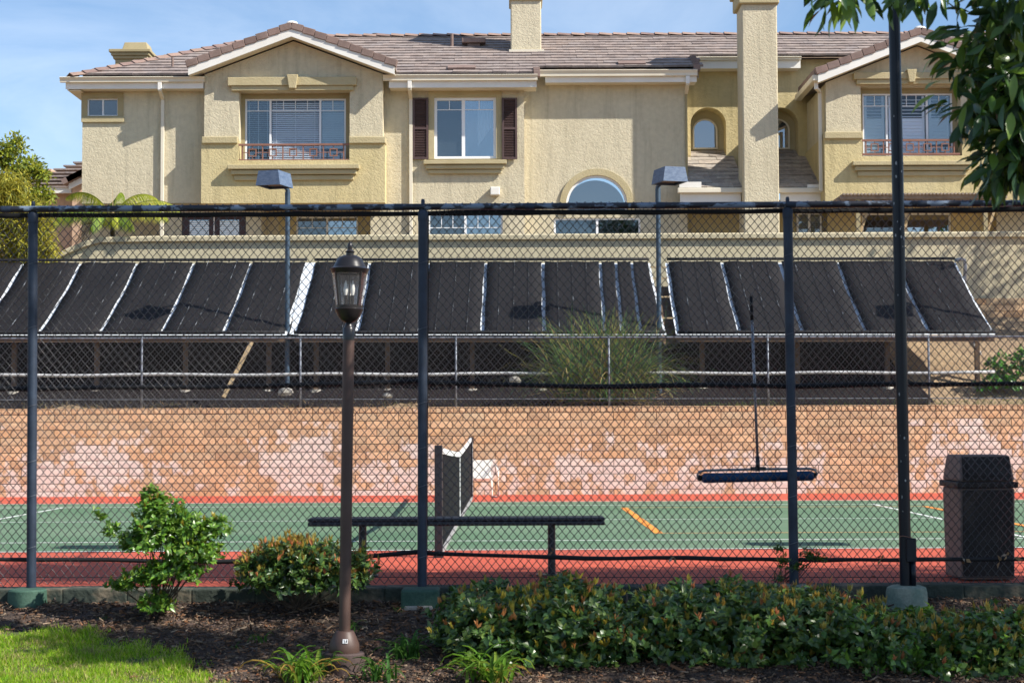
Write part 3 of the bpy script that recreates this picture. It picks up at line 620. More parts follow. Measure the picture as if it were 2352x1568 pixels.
zsA = W(1370, 470, YB).z; cxA = (arcR[0]+arcR[1])/2; hwA = (arcR[1]-arcR[0])/2; zcr = arcR[3]
arch_wall('wall', MT['stucco'], bL, bR, wB2[3]+.02, ztB, YB, cxA, hwA, zsA, zcr, .14, zbot=W(1370, 492, YB).z)
wall_holes('wall', MT['stucco'], bd, bL, bR, BASE, wB2[3]+.02, YB, [wB2])
MB().quad((bR, YB, BASE), (bR, YB, ztB), (bR, YC+.3, ztB), (bR, YC+.3, BASE)).build('side_wall', MT['stucco'], bd)
def arch_ring(name, m, cx, hw, zs, zc, w, Y0_, Y1_, leg, parent):
    n = 20; vs = []; b = MB()
    pin = [(cx-hw, zs-leg)]+[(cx-hw*math.cos(math.pi*i/n), zs+(zc-zs)*math.sin(math.pi*i/n)) for i in range(n+1)]+[(cx+hw, zs-leg)]
    po = [(cx-hw-w, zs-leg)]+[(cx-(hw+w)*math.cos(math.pi*i/n), zs+(zc-zs+w)*math.sin(math.pi*i/n)) for i in range(n+1)]+[(cx+hw+w, zs-leg)]
    for i in range(len(pin)-1):
        a, c, d, e = pin[i], pin[i+1], po[i+1], po[i]
        b.quad((a[0],Y0_,a[1]),(c[0],Y0_,c[1]),(d[0],Y0_,d[1]),(e[0],Y0_,e[1])); b.quad((a[0],Y0_,a[1]),(a[0],Y1_,a[1]),(c[0],Y1_,c[1]),(c[0],Y0_,c[1])); b.quad((e[0],Y0_,e[1]),(d[0],Y0_,d[1]),(d[0],Y1_,d[1]),(e[0],Y1_,e[1]))
    return b.build(name, m, parent)
arch_ring('arch_trim', MT['trim'], cxA, hwA+.002, zsA, zcr+.002, .16, YB-.05, YB+.01, .25, bd)
af = arch_ring('arch_window', MT['frame'], cxA, hwA-.055, zsA, zcr-.055, .056, YB+.02, YB+.1, .3, bd)
def arch_pane(cx, hw, zs, zc, zb_, Y, m, parent, name='pane'):
    n = 20; P = [(cx-hw, zb_)]+[(cx-hw*math.cos(math.pi*i/n), zs+(zc-zs)*math.sin(math.pi*i/n)) for i in range(n+1)]+[(cx+hw, zb_)]
    MB().quad(*[(x, Y, z) for x, z in P]).build(name, m, parent)
arch_pane(cxA, hwA-.05, zsA, zcr-.05, zsA-.3, YB+.05, MT['glass_blue'], af); arch_pane(cxA, hwA, zsA, zcr, zsA-.3, YB+.9, MT['room'], af, 'room')
window(bd, wB2, YB+.04, (0, .5, 1), .05, glass='glass', screens=(0,))
# --- section C: recessed wall with two arched niches
cL, cR_ = bR-.05, W(1905, 300, YC).x+.4; ztC = W(1700, 155, YC).z+.2; zbC = W(1700, 372, YC).z
for cx_px, hw_px in ((1627, 41), (1792, 42)):
    cx = W(cx_px, 300, YC).x; hw = hw_px*YC/FD; zs_ = W(cx_px, 285, YC).z; zt = W(cx_px, 247, YC).z
    xa = cL if cx_px < 1700 else (W(1627, 300, YC).x+W(1792, 300, YC).x)/2; xb = (W(1627, 300, YC).x+W(1792, 300, YC).x)/2 if cx_px < 1700 else cR_
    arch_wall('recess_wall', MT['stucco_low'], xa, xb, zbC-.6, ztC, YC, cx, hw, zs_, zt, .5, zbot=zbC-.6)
    Yn = YC+.5; wx = W(cx_px-8 if cx_px < 1700 else cx_px-7, 300, Yn).x; whw = 25*Yn/FD; wz0 = W(cx_px, 340, Yn).z; wzs = W(cx_px, 300, Yn).z; wzt = W(cx_px, 277, Yn).z
    MB().quad((cx-hw, Yn, zbC-.6), (cx+hw, Yn, zbC-.6), (cx+hw, Yn, zt), (cx-hw, Yn, zt)).build('niche_back', MT['trim'], bd)
    nw = arch_ring('niche_window', MT['cream'], wx, whw, wzs, wzt, .04, Yn-.05, Yn-.005, wzs-wz0, bd)
    MB().box(wx-whw-.04, wx+whw+.04, Yn-.05, Yn-.004, wz0-.04, wz0).build('frame', MT['cream'], nw)
    arch_pane(wx, whw, wzs, wzt, wz0, Yn-.022, MT['glass_blue'], nw); arch_pane(wx, whw, wzs, wzt, wz0, Yn-.012, MT['screen'], nw, 'insect_screen')
MB().box(cL, cR_, 43.9, 44.0, BASE, W(1700, 460, 43.9).z).build('wall', MT['stucco_low'], bd)
w6 = R(1830, 488, 1888, 575, 43.8); window(bd, w6, 43.8, (0, .5, 1), .05, blinds={0: 60, 1: 60})
# porch under the right bay
pL, pR = W(1900, 500, 43.6).x, W(2420, 500, 43.6).x; w7 = R(1980, 488, 2186, 590, 43.6)
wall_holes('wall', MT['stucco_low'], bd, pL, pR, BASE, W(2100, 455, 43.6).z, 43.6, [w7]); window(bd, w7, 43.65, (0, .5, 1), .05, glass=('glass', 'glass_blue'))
# right end wing
eL_, eR_ = W(2290, 300, 43).x, W(2290, 300, 43).x+4.5
wall_holes('wall', MT['stucco'], bd, eL_, eR_, BASE, W(2300, 190, 43.2).z, 43.2, [])
# --- chimneys
ch = R(1705, -140, 1787, 520, Ych); cz0 = BASE
MB().box(ch[0], ch[1], Ych, Ych+.95, cz0, W(1745, 9, Ych).z).build('chimney', MT['stucco'], bd, bevel=.03)
zc_ = W(1745, 10, Ych).z; q = MB(); q.box(ch[0]-.09, ch[1]+.05, Ych-.09, Ych+1.04, zc_, zc_+.32); q.box(ch[0]-.16, ch[1]+.12, Ych-.16, Ych+1.1, zc_+.321, zc_+.6); q.box(ch[0]+.1, ch[1]-.1, Ych+.1, Ych+.85, zc_+.601, zc_+1.0)
q.build('chimney_cap', MT['trim'], bd, bevel=.03)
Yc1 = 44.6; c1 = R(1172, -160, 1243, 119, Yc1)
MB().box(c1[0], c1[1], Yc1, Yc1+.9, c1[2], c1[3]).build('chimney', MT['stucco'], bd, bevel=.03)
f1 = R(1169, 114, 1250, 124, Yc1-.04); MB().box(f1[0], f1[1], Yc1-.06, Yc1+.3, f1[2], f1[3]).build('flashing', MT['cream'], bd)
zc_ = c1[3]-1.1; q = MB(); q.box(c1[0]-.04, c1[1]+.04, Yc1-.06, Yc1+.96, W(1200, 2, Yc1).z, W(1200, 2, Yc1).z+.35); q.build('chimney_cap', MT['trim'], bd, bevel=.03)
Yc0 = 47.0; q = MB()
for i, (x0, x1, y0, y1) in enumerate(((274, 338, 92, 116), (252, 348, 115, 122), (256, 344, 122, 129), (260, 340, 129, 136), (264, 336, 136, 175))):
    r = R(x0, y0, x1, y1, Yc0); dpt = .2-.05*i if i else 0
    if i == 0: q.add([(r[0],Yc0+.2,r[2]),(r[1],Yc0+.2,r[2]),(r[1],Yc0+1.0,r[2]),(r[0],Yc0+1.0,r[2]),(r[0]+.08,Yc0+.28,r[3]),(r[1]-.08,Yc0+.28,r[3]),(r[1]-.08,Yc0+.9,r[3]),(r[0]+.08,Yc0+.9,r[3])], ((4,5,6,7),(0,1,5,4),(1,2,6,5),(2,3,7,6),(3,0,4,7)))
    else: q.box(r[0], r[1], Yc0-dpt, Yc0+1.1+dpt, r[2]+.0005, r[3])
q.build('chimney', MT['trim_dark'], bd, bevel=.015)
# --- main roof
SL = .45; EY = 42.2; EZ = W(1050, 171, EY).z
def roof_z(Y): return EZ+SL*(Y-EY)
RY = 46.6; ang = math.atan(SL); cs = math.cos(ang)
xL = W(152, 172, EY).x; x1235 = W(1236, 170, EY).x; x1603 = W(1604, 160, 42.8).x; x1835 = W(1835, 130, 44.07).x; xR = W(1870, 130, 44).x+9.5
MB().add([(xL+.25, EY+.1, roof_z(EY+.1)-.07), (x1235, EY+.1, roof_z(EY+.1)-.07), (x1235, 42.85, roof_z(42.85)-.07), (x1603, 42.85, roof_z(42.85)-.07), (x1603, 44.1, roof_z(44.1)-.07), (xR, 44.1, roof_z(44.1)-.07), (xR, RY, roof_z(RY)-.07), (xL+RY-EY, RY, roof_z(RY)-.07)], ((0,1,2,7),(2,3,4,7),(4,5,6,7))).build('roof_deck', MT['mortar'], bd)
MB().add([(xL+.25, EY, roof_z(EY)-.06), (xL+RY-EY, RY, roof_z(RY)-.06), (xL+.25, 2*RY-EY, roof_z(EY)-.06)], ((0,1,2),)).build('hip_slope', MT['tile'], bd)
MB().add([(xL+RY-EY, RY, roof_z(RY)-.06), (xR, RY, roof_z(RY)-.06), (xR, 2*RY-EY, roof_z(EY)-.06), (xL, 2*RY-EY, roof_z(EY)-.06)], ((0,1,2,3),)).build('back_slope', MT['tile'], bd)
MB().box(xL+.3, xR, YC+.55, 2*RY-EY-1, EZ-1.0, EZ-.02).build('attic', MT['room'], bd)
TWd, EXP = .335, .335
def tile_box(b, M_=None, tint=(1,1,1), w=None, ln=.40, th=.028):
    n0 = len(b.c); b.box(0, (w or TWd)-.0025, 0, ln, -th, th, M_, tint)
    b.c[n0+2] = tuple(q*.9 for q in tint); return b
ttint = [(1,1,1),(.92,.90,.90),(1.08,1.05,1.03),(.97,.98,1),(1.04,1.0,.97),(.86,.84,.84),(1.1,1.08,1.05)]
tmesh = [tile_box(MB(), None, c).mesh('roof_tile', MT['tile']) for c in ttint]
field = MB(); tcount = 0
nrow = int((RY-EY)/cs/EXP)
for r_ in range(nrow+1):
    Yr = RY-(r_+1)*EXP*cs
    if Yr < EY-.12: break
    x = xL-.2+(TWd/2 if r_ % 2 else 0)
    while x < xR:
        x += TWd; xc = x+TWd/2
        emin = EY if xc < x1235 else (42.78 if xc < x1603 else 44.03)
        if Yr < emin-.14 or xc < xL+(Yr-EY)+.12: continue
        loc = Vector((x, Yr+random.uniform(-.012, .012), roof_z(Yr)+.012+random.uniform(-.004, .004)))
        rot = ang-.085+random.uniform(-.008, .008); s = random.randrange(7)
        px = 1176+xc*FD/Yr
        if 905 < px < 1660 and tcount < 300:
            o = link(tmesh[s], 'roof_tile', bd); o.location = loc; o.rotation_euler = (rot, random.uniform(-.01, .01), 0); tcount += 1
        else:
            tile_box(field, Matrix.Translation(loc) @ Matrix.Rotation(rot, 4, 'X'), ttint[s])
tag(field.build('tile_field', MT['tile'], bd), None, None, None, 'stuff')
def cap_tiles(P, Q, name, w=.2, step=.38, lift=.05):
    P, Q = Vector(P), Vector(Q); n = max(1, int((Q-P).length/step)); d = (Q-P).normalized(); sd = d.cross(Vector((0,0,1))).normalized()
    base = None
    for i in range(n):
        c = P+(Q-P)*((i+.5)/n); a = c-d*step*.55+Vector((0,0,lift+.035)); b = c+d*step*.55+Vector((0,0,lift)); q = MB(); dn = Vector((0,0,-.1))
        tn = random.choice(((1.25,1.2,1.15),(1.05,1,1),(1.4,1.35,1.25)))
        tk = Vector((0,0,-.022))
        q.add([a, b, b+sd*w+dn, a+sd*w+dn, a-sd*w+dn, b-sd*w+dn, a+tk, a+sd*w+dn+tk, a-sd*w+dn+tk], ((0,3,2,1),(0,1,5,4),(0,6,7,3),(0,4,8,6)), tn)
        q.build(name, MT['ridge'], bd)
zr = roof_z(RY)
cap_tiles((xL+RY-EY, RY, zr), (xR, RY, zr), 'ridge_tile', lift=.06)
cap_tiles((xL+.1, EY-.02, roof_z(EY)), (xL+RY-EY, RY, zr), 'hip_tile', lift=.05)
# stepped gable-end tiles where eaves change level
for xx, ya, yb_ in ((x1235, EY-.05, 42.8), (x1603, 42.75, 44.0)):
    k = int((yb_-ya)/.2)
    for i in range(k):
        y = ya+.1+i*.2; MB().box(xx-.12, xx+.05, y-.12, y+.12, roof_z(y)-.10, roof_z(y)+.045+.004*(i % 2)).build('rake_tile', MT['ridge'], bd, bevel=.01)
    MB().quad((xx, ya, roof_z(ya)-.28), (xx, yb_, roof_z(yb_)-.28), (xx, yb_, roof_z(yb_)), (xx, ya, roof_z(ya))).build('rake_board', MT['white'], bd)
# gutters and fascias
def eave(x0, x1, yg0, yg1, yf1, Y, soff):
    """gutter with rolled lip, fascia below, soffit behind"""
    g = R(x0, yg0, x1, yg1, Y); f = R(x0+14, yg1, x1-2, yf1, Y+.10); q = MB(); z0, z1 = g[2], g[3]; h = z1-z0
    prof = [(0, z1), (-.012, z1-.012), (0, z1-.03), (.004, z1-.25*h), (.03, z1-.55*h), (.035, z0), (.12, z0), (.12, z1)]
    n = len(prof); vs = [(X, Y+p, z) for X in (g[0], g[1]) for p, z in prof]
    q.add(vs, [(i, (i+1) % n, n+(i+1) % n, n+i) for i in range(n-1)]+[tuple(range(n)), tuple(range(2*n-1, n-1, -1))])
    q.build('gutter', MT['cream'], bd)
    MB().box(f[0], f[1], Y+.121, Y+.15, f[2], f[3]).build('fascia', MT['white'], bd)
    MB().box(f[0]+.01, f[1]-.01, Y+.151, soff, f[2]+.01, f[2]+.04).build('soffit', MT['cream'], bd)
eave(135, 470, 176, 188, 204, EY-.1, Ylw+.1); eave(878, 1236, 171, 184, 201, EY-.1, YA+.1)
eave(1237, 1604, 160, 174, 189, 42.68, YB+.1); eave(1592, 1842, 130, 137, 157, 43.93, YC+.1)
MB().box(xL+.02, xL+.05, EY+.05, 50, EZ-.35, EZ-.02).build('fascia', MT['white'], bd)
MB().box(xL+.05, W(188, 200, Ylw).x+.05, EY+.08, 50, EZ-.36, EZ-.33).build('soffit', MT['cream'], bd)
# downpipes
def pipe(pts, m='cream', w=.085):
    q = MB()
    for a, b in zip(pts, pts[1:]): q.bar(a, b, w, w*.8, up=(0, 1, 0) if abs((Vector(b)-Vector(a)).normalized().z) > .5 else (0, 0, 1))
    q.build('downpipe', MT[m], bd, bevel=.008)
for px, yt, Yw, Ye in ((368, 188, Ylw, EY), (941, 184, YA, EY)):
    p = W(px, yt, Ye+.02); x = p.x; pipe([(x, Ye-.02, p.z), (x, Ye-.02, p.z-.22)], 'white', .1); pipe([(x, Ye-.02, p.z-.22), (x, Yw-.06, p.z-.38)]); pipe([(x, Yw-.06, p.z-.36), (x, Yw-.06, BASE)])
p = W(1579, 176, 42.8); pipe([(p.x, 42.75, p.z), (p.x, 42.75, p.z-.2)], 'white', .1); pipe([(p.x, 42.75, p.z-.2), (p.x, YB-.05, p.z-.36)]); pipe([(p.x, YB-.05, p.z-.34), (p.x, YB-.05, W(1579, 425, YB).z)], 'trim_dark', .05)
b2x = W(1893, 311, Yb2).x; zt_ = W(1870, 190, 42.0).z
pipe([(b2x-.22, 41.6, zt_), (b2x-.22, 41.6, zt_-.25)], 'white', .09); pipe([(b2x-.22, 41.6, zt_-.22), (b2x-.07, Yb2+.15, zt_-.24)]); pipe([(b2x-.07, Yb2+.15, zt_-.2), (b2x-.07, Yb2+.15, W(1893, 440, 42).z)])
# left eave of the right bay: gutter box, eave tiles running back
for i in range(8):
    y = Yb2-.35+i*.3; z = W(1872, 163, Yb2-.35).z+.0; xx = W(1872, 163, Yb2-.35).x
    MB().box(xx-.02, xx+.18, y, y+.29, z-.10, z+.06+.004*(i % 2)).build('eave_tile', MT['ridge'], bd, bevel=.012)
g = R(1866, 172, 1882, 186, Yb2-.42); MB().box(g[0], g[1], Yb2-.42, 44.0, g[2], g[3]).build('gutter', MT['cream'], bd, bevel=.02)
# --- lower skirt roof in the recess
def skirt(x0, x1, name='skirt_tile'):
    lowY, hiY = 42.35, YC+.02; zl, zh = W(1700, 432, lowY).z, W(1700, 362, hiY).z; sl = (zh-zl)/(hiY-lowY); an = math.atan(sl)
    Xa, Xb = W(x0, 432, lowY).x, W(x1, 432, lowY).x; n = 8; ln = math.hypot(hiY-lowY, zh-zl)/n
    MB().add([(Xa, lowY, zl-.05), (Xb, lowY, zl-.05), (Xb, hiY+.5, zh+.5*sl-.05), (Xa, hiY+.5, zh+.5*sl-.05)], ((0,1,2,3),)).build('skirt_deck', MT['mortar'], bd)
    for r_ in range(n+2):
        x = Xa-(.17 if r_ % 2 else 0)
        while x < Xb-.05:
            w = min(TWd, Xb-x) if x >= Xa else TWd-(Xa-x); xx = max(x, Xa)
            if w > .05:
                y = lowY+r_*ln*math.cos(an)
                M_ = Matrix.Translation((xx, y+random.uniform(-.02, .02), zl+(y-lowY)*sl+random.uniform(0, .012))) @ Matrix.Rotation(an-.06, 4, 'X')
                tile_box(MB(), M_, random.choice(ttint), w, ln*1.12, .036).build(name, MT['tile_gray'], bd)
            x += TWd
skirt(1562, 1712); skirt(1786, 1900)
for x0, x1 in ((1556, 1706), (1786, 1906)):
    g = R(x0, 431, x1, 443, 42.25); MB().box(g[0], g[1], 42.25, 42.36, g[2], g[3]).build('gutter', MT['cream'], bd, bevel=.02)
    f = R(x0+6, 443, x1-4, 466, 42.36); MB().box(f[0], f[1], 42.365, 42.40, f[2], f[3]).build('fascia', MT['white'], bd)
    MB().box(f[0], f[1], 42.41, 43.95, f[2], f[2]+.04).build('soffit', MT['cream'], bd)
    l = R(x0+4 if x0 < 1600 else x1-52, 418 if x0 < 1600 else 424, x0+55 if x0 < 1600 else x1, 431, 42.3); MB().box(l[0], l[1], 42.28, 42.31, l[2], l[3]).build('splash_guard', MT['white'], bd)
# right wing lower roof
q0 = W(2292, 436, 42.5)
for i in range(9):
    for k in range(10):
        M_ = Matrix.Translation((q0.x+k*.34-(.17 if i % 2 else 0), 42.5+i*.28, q0.z+i*.125)) @ Matrix.Rotation(math.atan(.45)-.05, 4, 'X')
        MB().box(0, .33, 0, .36, -.015, .015, M_, random.choice(ttint)).build('skirt_tile', MT['tile'], bd)
MB().box(q0.x, q0.x+4, 42.4, 42.5, q0.z-.14, q0.z).build('gutter', MT['cream'], bd); MB().box(q0.x+.05, q0.x+4, 42.51, 42.55, q0.z-.4, q0.z-.141).build('fascia', MT['white'], bd)
# roof penetrations
for px, y0, y1, Y, r in ((396, 132, 172, 43.0, .03), (1038, 78, 104, 45.3, .045)):
    p = W(px, y1, Y); z1 = W(px, y0, Y).z; MB().tube([(p.x, Y, p.z-.1), (p.x, Y, z1)], r, 10).build('vent_pipe', MT['ridge'], bd, smooth=True, auto=40)
p = W(864, 100, 46.9); z = p.z; q = MB(); q.lathe([(.10, -.1), (.10, .12), (.13, .121), (.13, .26), (0, .27)], 14, tuple(p)); q.build('flue_cap', MT['ridge'], bd, smooth=True, auto=40)
p = W(1088, 102, 45.2); q = MB(); q.box(p.x-.32, p.x+.32, 45.1, 45.5, p.z+.03, p.z+.16); q.box(p.x-.17, p.x+.17, 45.2, 45.6, p.z-.2, p.z+.029); q.build('roof_vent', MT['ridge'], bd, bevel=.02)
for px, py in ((1060, 168), (1452, 157)):
    Yv = 42.6 if px < 1200 else 43.0; p = W(px, py, Yv); M_ = Matrix.Translation((p.x, Yv, roof_z(Yv)+.05)) @ Matrix.Rotation(ang, 4, 'X'); MB().box(-.35, .35, 0, .3, -.02, .025, M_).build('eyebrow_vent', MT['ridge'], bd)
# ---------------- pergola by the right porch
pg = empty('pergola', (W(2110, 458, 41.4).x, 41.4, BASE), 'grey weathered lattice pergola under the right gabled bay', 'pergola')
p0, p1 = W(1925, 459, 41.0), W(2305, 459, 41.0); zt = p0.z
for y in (40.7, 41.15, 41.55): MB().box(p0.x, p1.x, y, y+.05, zt-.02, zt+.06).build('beam', MT['wood_grey'], pg)
n = 46
for i in range(n):
    x = p0.x+.06+(p1.x-p0.x-.12)*i/(n-1); MB().box(x-.022, x+.022, 40.55, 41.75, zt+.061, zt+.10).build('slat', MT['wood_grey'], pg)
for px in (1970, 2068, 2262):
    x = W(px, 500, 40.8).x; MB().box(x-.05, x+.05, 40.72, 40.82, BASE, zt-.02).build('post', MT['trim_dark'], pg)
    MB().bar((x+.05, 40.9, zt-.9), (x+.35, 40.9, zt-.03), .05, .06).build('brace', MT['wood_light'], pg)
# ================================================================== TERRACE WALL
tw = empty('terrace_wall', (0, 38, 4.0), 'low tan stucco terrace wall with a moulded cap in front of the building', 'wall')
Yt = 38.0; L_, R_ = W(232, 541, Yt), W(2352, 530, Yt); R_ = R_+(R_-L_)*.2
def cap_pts():
    pts = [W(118, 590, Yt), W(135, 579, Yt), W(160, 567, Yt), W(195, 553, Yt), W(232, 543, Yt)]
    return pts+[L_+(R_-L_)*(i/20) for i in range(1, 21)]
cp = cap_pts(); q = MB(); q2 = MB()
for a, b in zip(cp, cp[1:]):
    def loop(p): return [(p.x, Yt-.07, p.z-.02), (p.x, Yt-.09, p.z-.05), (p.x, Yt-.085, p.z-.14), (p.x, Yt-.02, p.z-.165), (p.x, Yt+.2, p.z-.165), (p.x, Yt+.2, p.z)]
    la, lb = loop(a), loop(b); n = 6; q.add(la+lb, [(i, n+i, n+(i+1) % n, (i+1) % n) for i in range(n)])
    q2.add([(a.x, Yt, 3.9), (b.x, Yt, 3.9), (b.x, Yt, b.z-.165), (a.x, Yt, a.z-.165), (a.x, Yt+.18, 3.9), (b.x, Yt+.18, 3.9), (b.x, Yt+.18, b.z-.165), (a.x, Yt+.18, a.z-.165)], ((0,1,2,3),(5,4,7,6)))
a = cp[0]; q2.quad((a.x, Yt, 3.6), (a.x, Yt, a.z), (a.x, Yt+.2, a.z), (a.x, Yt+.2, 3.6))
q.build('cap', MT['stucco_terrace'], tw); q2.build('wall_face', MT['stucco_terrace'], tw)
rw = empty('upper_block_wall', (9.5, 37.9, 3.4), 'short tan block retaining wall under the terrace wall at right', 'wall')
zt = W(2300, 684, 37.9).z; MB().box(6, 16, 37.91, 38.19, 3.2, zt-.01).build('mortar_core', MT['mortar'], rw)
for r_ in range(5):
    for i in range(12):
        b = block_mesh(.4, .15, 'b', 300+i+r_*17, random.choice(tints)).mesh('block', MT['block']); o = link(b, 'block', rw); o.location = (8.2+i*.4+(.2 if r_ % 2 else 0), 37.895, zt-.15*(r_+1))
# ================================================================== NEIGHBOUR HOUSE
nh = empty('neighbour_house', (-15.5, 60, BASE), 'distant pinkish stucco house with tiled roof left of the apartment building', 'building')
Yh = 60; h = R(80, 424, 195, 620, Yh+.6); MB().box(h[0]-2, h[1]+3, Yh+.6, Yh+6, h[2], h[3]).build('wall', MT['house_pink'], nh)
g = R(166, 400, 240, 620, Yh); gb = [(g[0], g[2]), (g[1], g[2]), (g[1], g[3]+.1), (W(166, 428, Yh).x, W(166, 428, Yh).z)]
MB().prism(gb, Yh, Yh+1).build('gable_wall', MT['house_pink'], nh)
a, b = W(158, 434, Yh-.4), W(215, 406, Yh-.4); MB().prism([(a.x, a.z-.02), (b.x, b.z-.02), (b.x, b.z+.22), (a.x, a.z+.2)], Yh-.4, Yh-.34).build('barge_board', MT['white'], nh)
for i in range(5):
    p = a+(b-a)*((i+.5)/5); d = (b-a).normalized(); MB().bar(p-d*.3+Vector((0,0,.3)), p+d*.3+Vector((0,0,.3)), .5, .2, up=(0,0,1)).build('rake_tile', MT['ridge'], nh)
f = R(78, 430, 166, 438, Yh+.2); MB().box(f[0]-1, f[1], Yh+.1, Yh+.25, f[2]-.1, f[3]).build('fascia', MT['white'], nh)
e0, e1 = W(70, 430, Yh+.1), W(195, 428, Yh+.1)
for i in range(9):
    y = Yh+.1+i*.42; z = e0.z+i*.19; q = MB(); x = e0.x-1+i*.25
    while x < e1.x+.6: q.box(x, x+.38, y-.05, y+.5, z-.02, z+.035, None, random.choice(ttint)); x += .4
    q.build('tile_row', MT['tile'], nh)
q = MB()
for x0, x1, y0, y1, o in ((84, 118, 388, 396, 0), (86, 116, 396, 402, .08), (90, 112, 402, 432, .15)):
    r = R(x0, y0, x1, y1, Yh+3); q.box(r[0], r[1], Yh+3+o, Yh+4-o, r[2]+.001, r[3])
q.build('chimney', MT['house_pink'], nh); r = R(188, 458, 200, 466, Yh); MB().box(r[0], r[1]+.6, Yh-.1, Yh, r[2], r[3]).build('window_header', MT['wood'], nh)
# ================================================================== SOLAR ARRAYS
Yb_, Yt_ = 33.5, 36.5
def sp(px_b, px_t, v, dz=0.0):
    """point on the tilted rack: v=0 bottom edge, v=1 top edge"""
    B = W(px_b, 765-2*(px_b/2352), Yb_); T = W(px_t, 602-4*(px_t/2352), Yt_)
    p = B+(T-B)*v; sag = -.10*math.sin(math.pi*v); n = Vector((0, -.5, .866))
    return p+n*(dz+sag*.6)
groups = [
    ('left', [(-345, -215), (-200, -78), (-55, 55), (88, 187), (228, 317), (370, 447), (513, 578), (655, 705)]),
    ('middle', [(676, 722), (820, 850), (963, 983), (1107, 1116), (1250, 1247), (1390, 1378), (1430, 1414), (1472, 1450), (1528, 1490)]),
    ('right', [(1557, 1532), (1700, 1658), (1845, 1790), (1990, 1922), (2135, 2058), (2284, 2193)])]
lab = {'left': 'black solar heating mats on a sloped rack at left, behind the far fence', 'middle': 'middle rack of black solar heating mats, behind the ornamental grass', 'right': 'rightmost rack of black solar heating mats with white pipe elbow at its end'}
legs = {'left': (-170, 18, 210, 416, 610), 'middle': (720, 886, 1083, 1245, 1407), 'right': (1618, 1840, 2049, 2258)}
for gname, ed in groups:
    p = sp(*ed[len(ed)//2], 0); g = empty('solar_array', (p.x, p.y, 1.8), lab[gname], 'solar panel', 'solar heating arrays')
    NV = 14
    (b0, t0), (b1, t1) = ed[0], ed[-1]
    q = MB()
    ext = 24 if gname == 'middle' else 4
    for i in range(NV):
        v0, v1 = i/NV, (i+1)/NV; q.quad(sp(b0-4, t0-4, v0, -.05), sp(b1+3, t1+3, v0, -.05), sp(b1+3, t1+3, v1, -.05), sp(b0-4, t0-4, v1, -.05))
    if gname == 'middle':
        pass
    q.build('backing_sheet', MT['strip'], g)
    for (bA, tA_), (bB, tB) in zip(ed, ed[1:]):
        gap = 4.7; q = MB(); NU = 5
        P = [[None]*(NU+1) for _ in range(NV+1)]
        ph = random.uniform(0, 6)
        for i in range(NV+1):
            for j in range(NU+1):
                u = j/NU; v = .012+.976*i/NV; wob = .8*math.sin(i*.9+ph)*(1 if j in (0, NU) else 0)
                bx_, tx_ = bA+gap+wob+(bB-bA-2*gap)*u, tA_+gap*.8+wob+(tB-tA_-1.6*gap)*u
                P[i][j] = sp(bx_, tx_, v, .012+.012*math.sin(u*math.pi*4+ph))
        vs = [p for row in P for p in row]; n1 = NU+1
        q.add(vs, [(i*n1+j, i*n1+j+1, (i+1)*n1+j+1, (i+1)*n1+j) for i in range(NV) for j in range(NU)])
        po = q.build('solar_mat', MT['panel'], g, smooth=True); sdf = po.modifiers.new('thick', 'SOLIDIFY'); sdf.thickness = .025; sdf.offset = -1
        if abs(bB-bA) > 90:
            q = MB()
            for k in (1, 2, 3):
                u = k/4; q.tube([sp(bA+(bB-bA)*u, tA_+(tB-tA_)*u, v, .034) for v in [i/10 for i in range(11)]], .006, 4)
            q.build('seam_strap', MT['strap'], po)
    # headers, beam, rafters, legs
    for v, r in ((-.012, .034), (1.01, .03)):
        MB().tube([sp(b0+(b1-b0)*k/8, t0+(t1-t0)*k/8, v, .03) for k in range(9)], r, 8).build('header_pipe', MT['black'], g, smooth=True)
    A, B = sp(b0, t0, 0), sp(b1, t1, 0); MB().bar(A+Vector((0, .02, -.13)), B+Vector((0, .02, -.13)), .05, .10).build('beam', MT['wood'], g)
    A, B = sp(b0, t0, .97), sp(b1, t1, .97); MB().bar(A+Vector((0, 0, -.16)), B+Vector((0, 0, -.16)), .05, .12).build('beam', MT['wood'], g)
    for v in (.33, .66):
        A, B = sp(b0, t0, v, -.10), sp(b1, t1, v, -.10); MB().bar(A, B, .05, .08).build('purlin', MT['wood'], g)
    for px in legs[gname]:
        p = sp(px, px, 0); zl = 1.90
        MB().box(p.x-.045, p.x+.045, Yb_+.42, Yb_+.51, zl-.2, p.z+.06).build('leg', MT['wood'], g)
        MB().lathe([(0, .13), (.12, .13), (.17, .0), (.2, -.2)], 9, (p.x, Yb_+.465, zl-.02)).build('footing', MT['concrete'], g)
        T = sp(px, px+(t1-b1)*.2, 1); MB().box(p.x-.045, p.x+.045, Yt_-.2, Yt_-.11, 2.6, T.z-.16).build('leg', MT['wood'], g)
    if gname == 'middle':
        q = MB()
        (bb, tt) = ed[0]
        for i in range(NV):
            v0, v1 = i/NV, (i+1)/NV; w0, w1 = 1.5*math.sin(i), 1.5*math.sin(i+1)
            q.quad(sp(bb-12+w0, tt-24+w0, v0, -.03), sp(bb+8, tt+8, v0, -.03), sp(bb+8, tt+8, v1, -.03), sp(bb-12+w1, tt-24+w1, v1, -.03))
        q.build('loose_sheet', MT['strip'], g)
        MB().quad(sp(1526, 1488, .0, -.25), sp(1560, 1534, .0, -.25), sp(1560, 1534, .80, -.25), sp(1526, 1488, .80, -.25)).build('gap_shade_board', MT['wood'], g)  # added dark board, stands in for the shade under the rack gap
        for v in (.25, .55, .8, .95):
            MB().bar(sp(1528, 1490, v, -.06), sp(1557, 1532, v, -.06), .04, .03).build('cross_bar', MT['wood_light'], g)
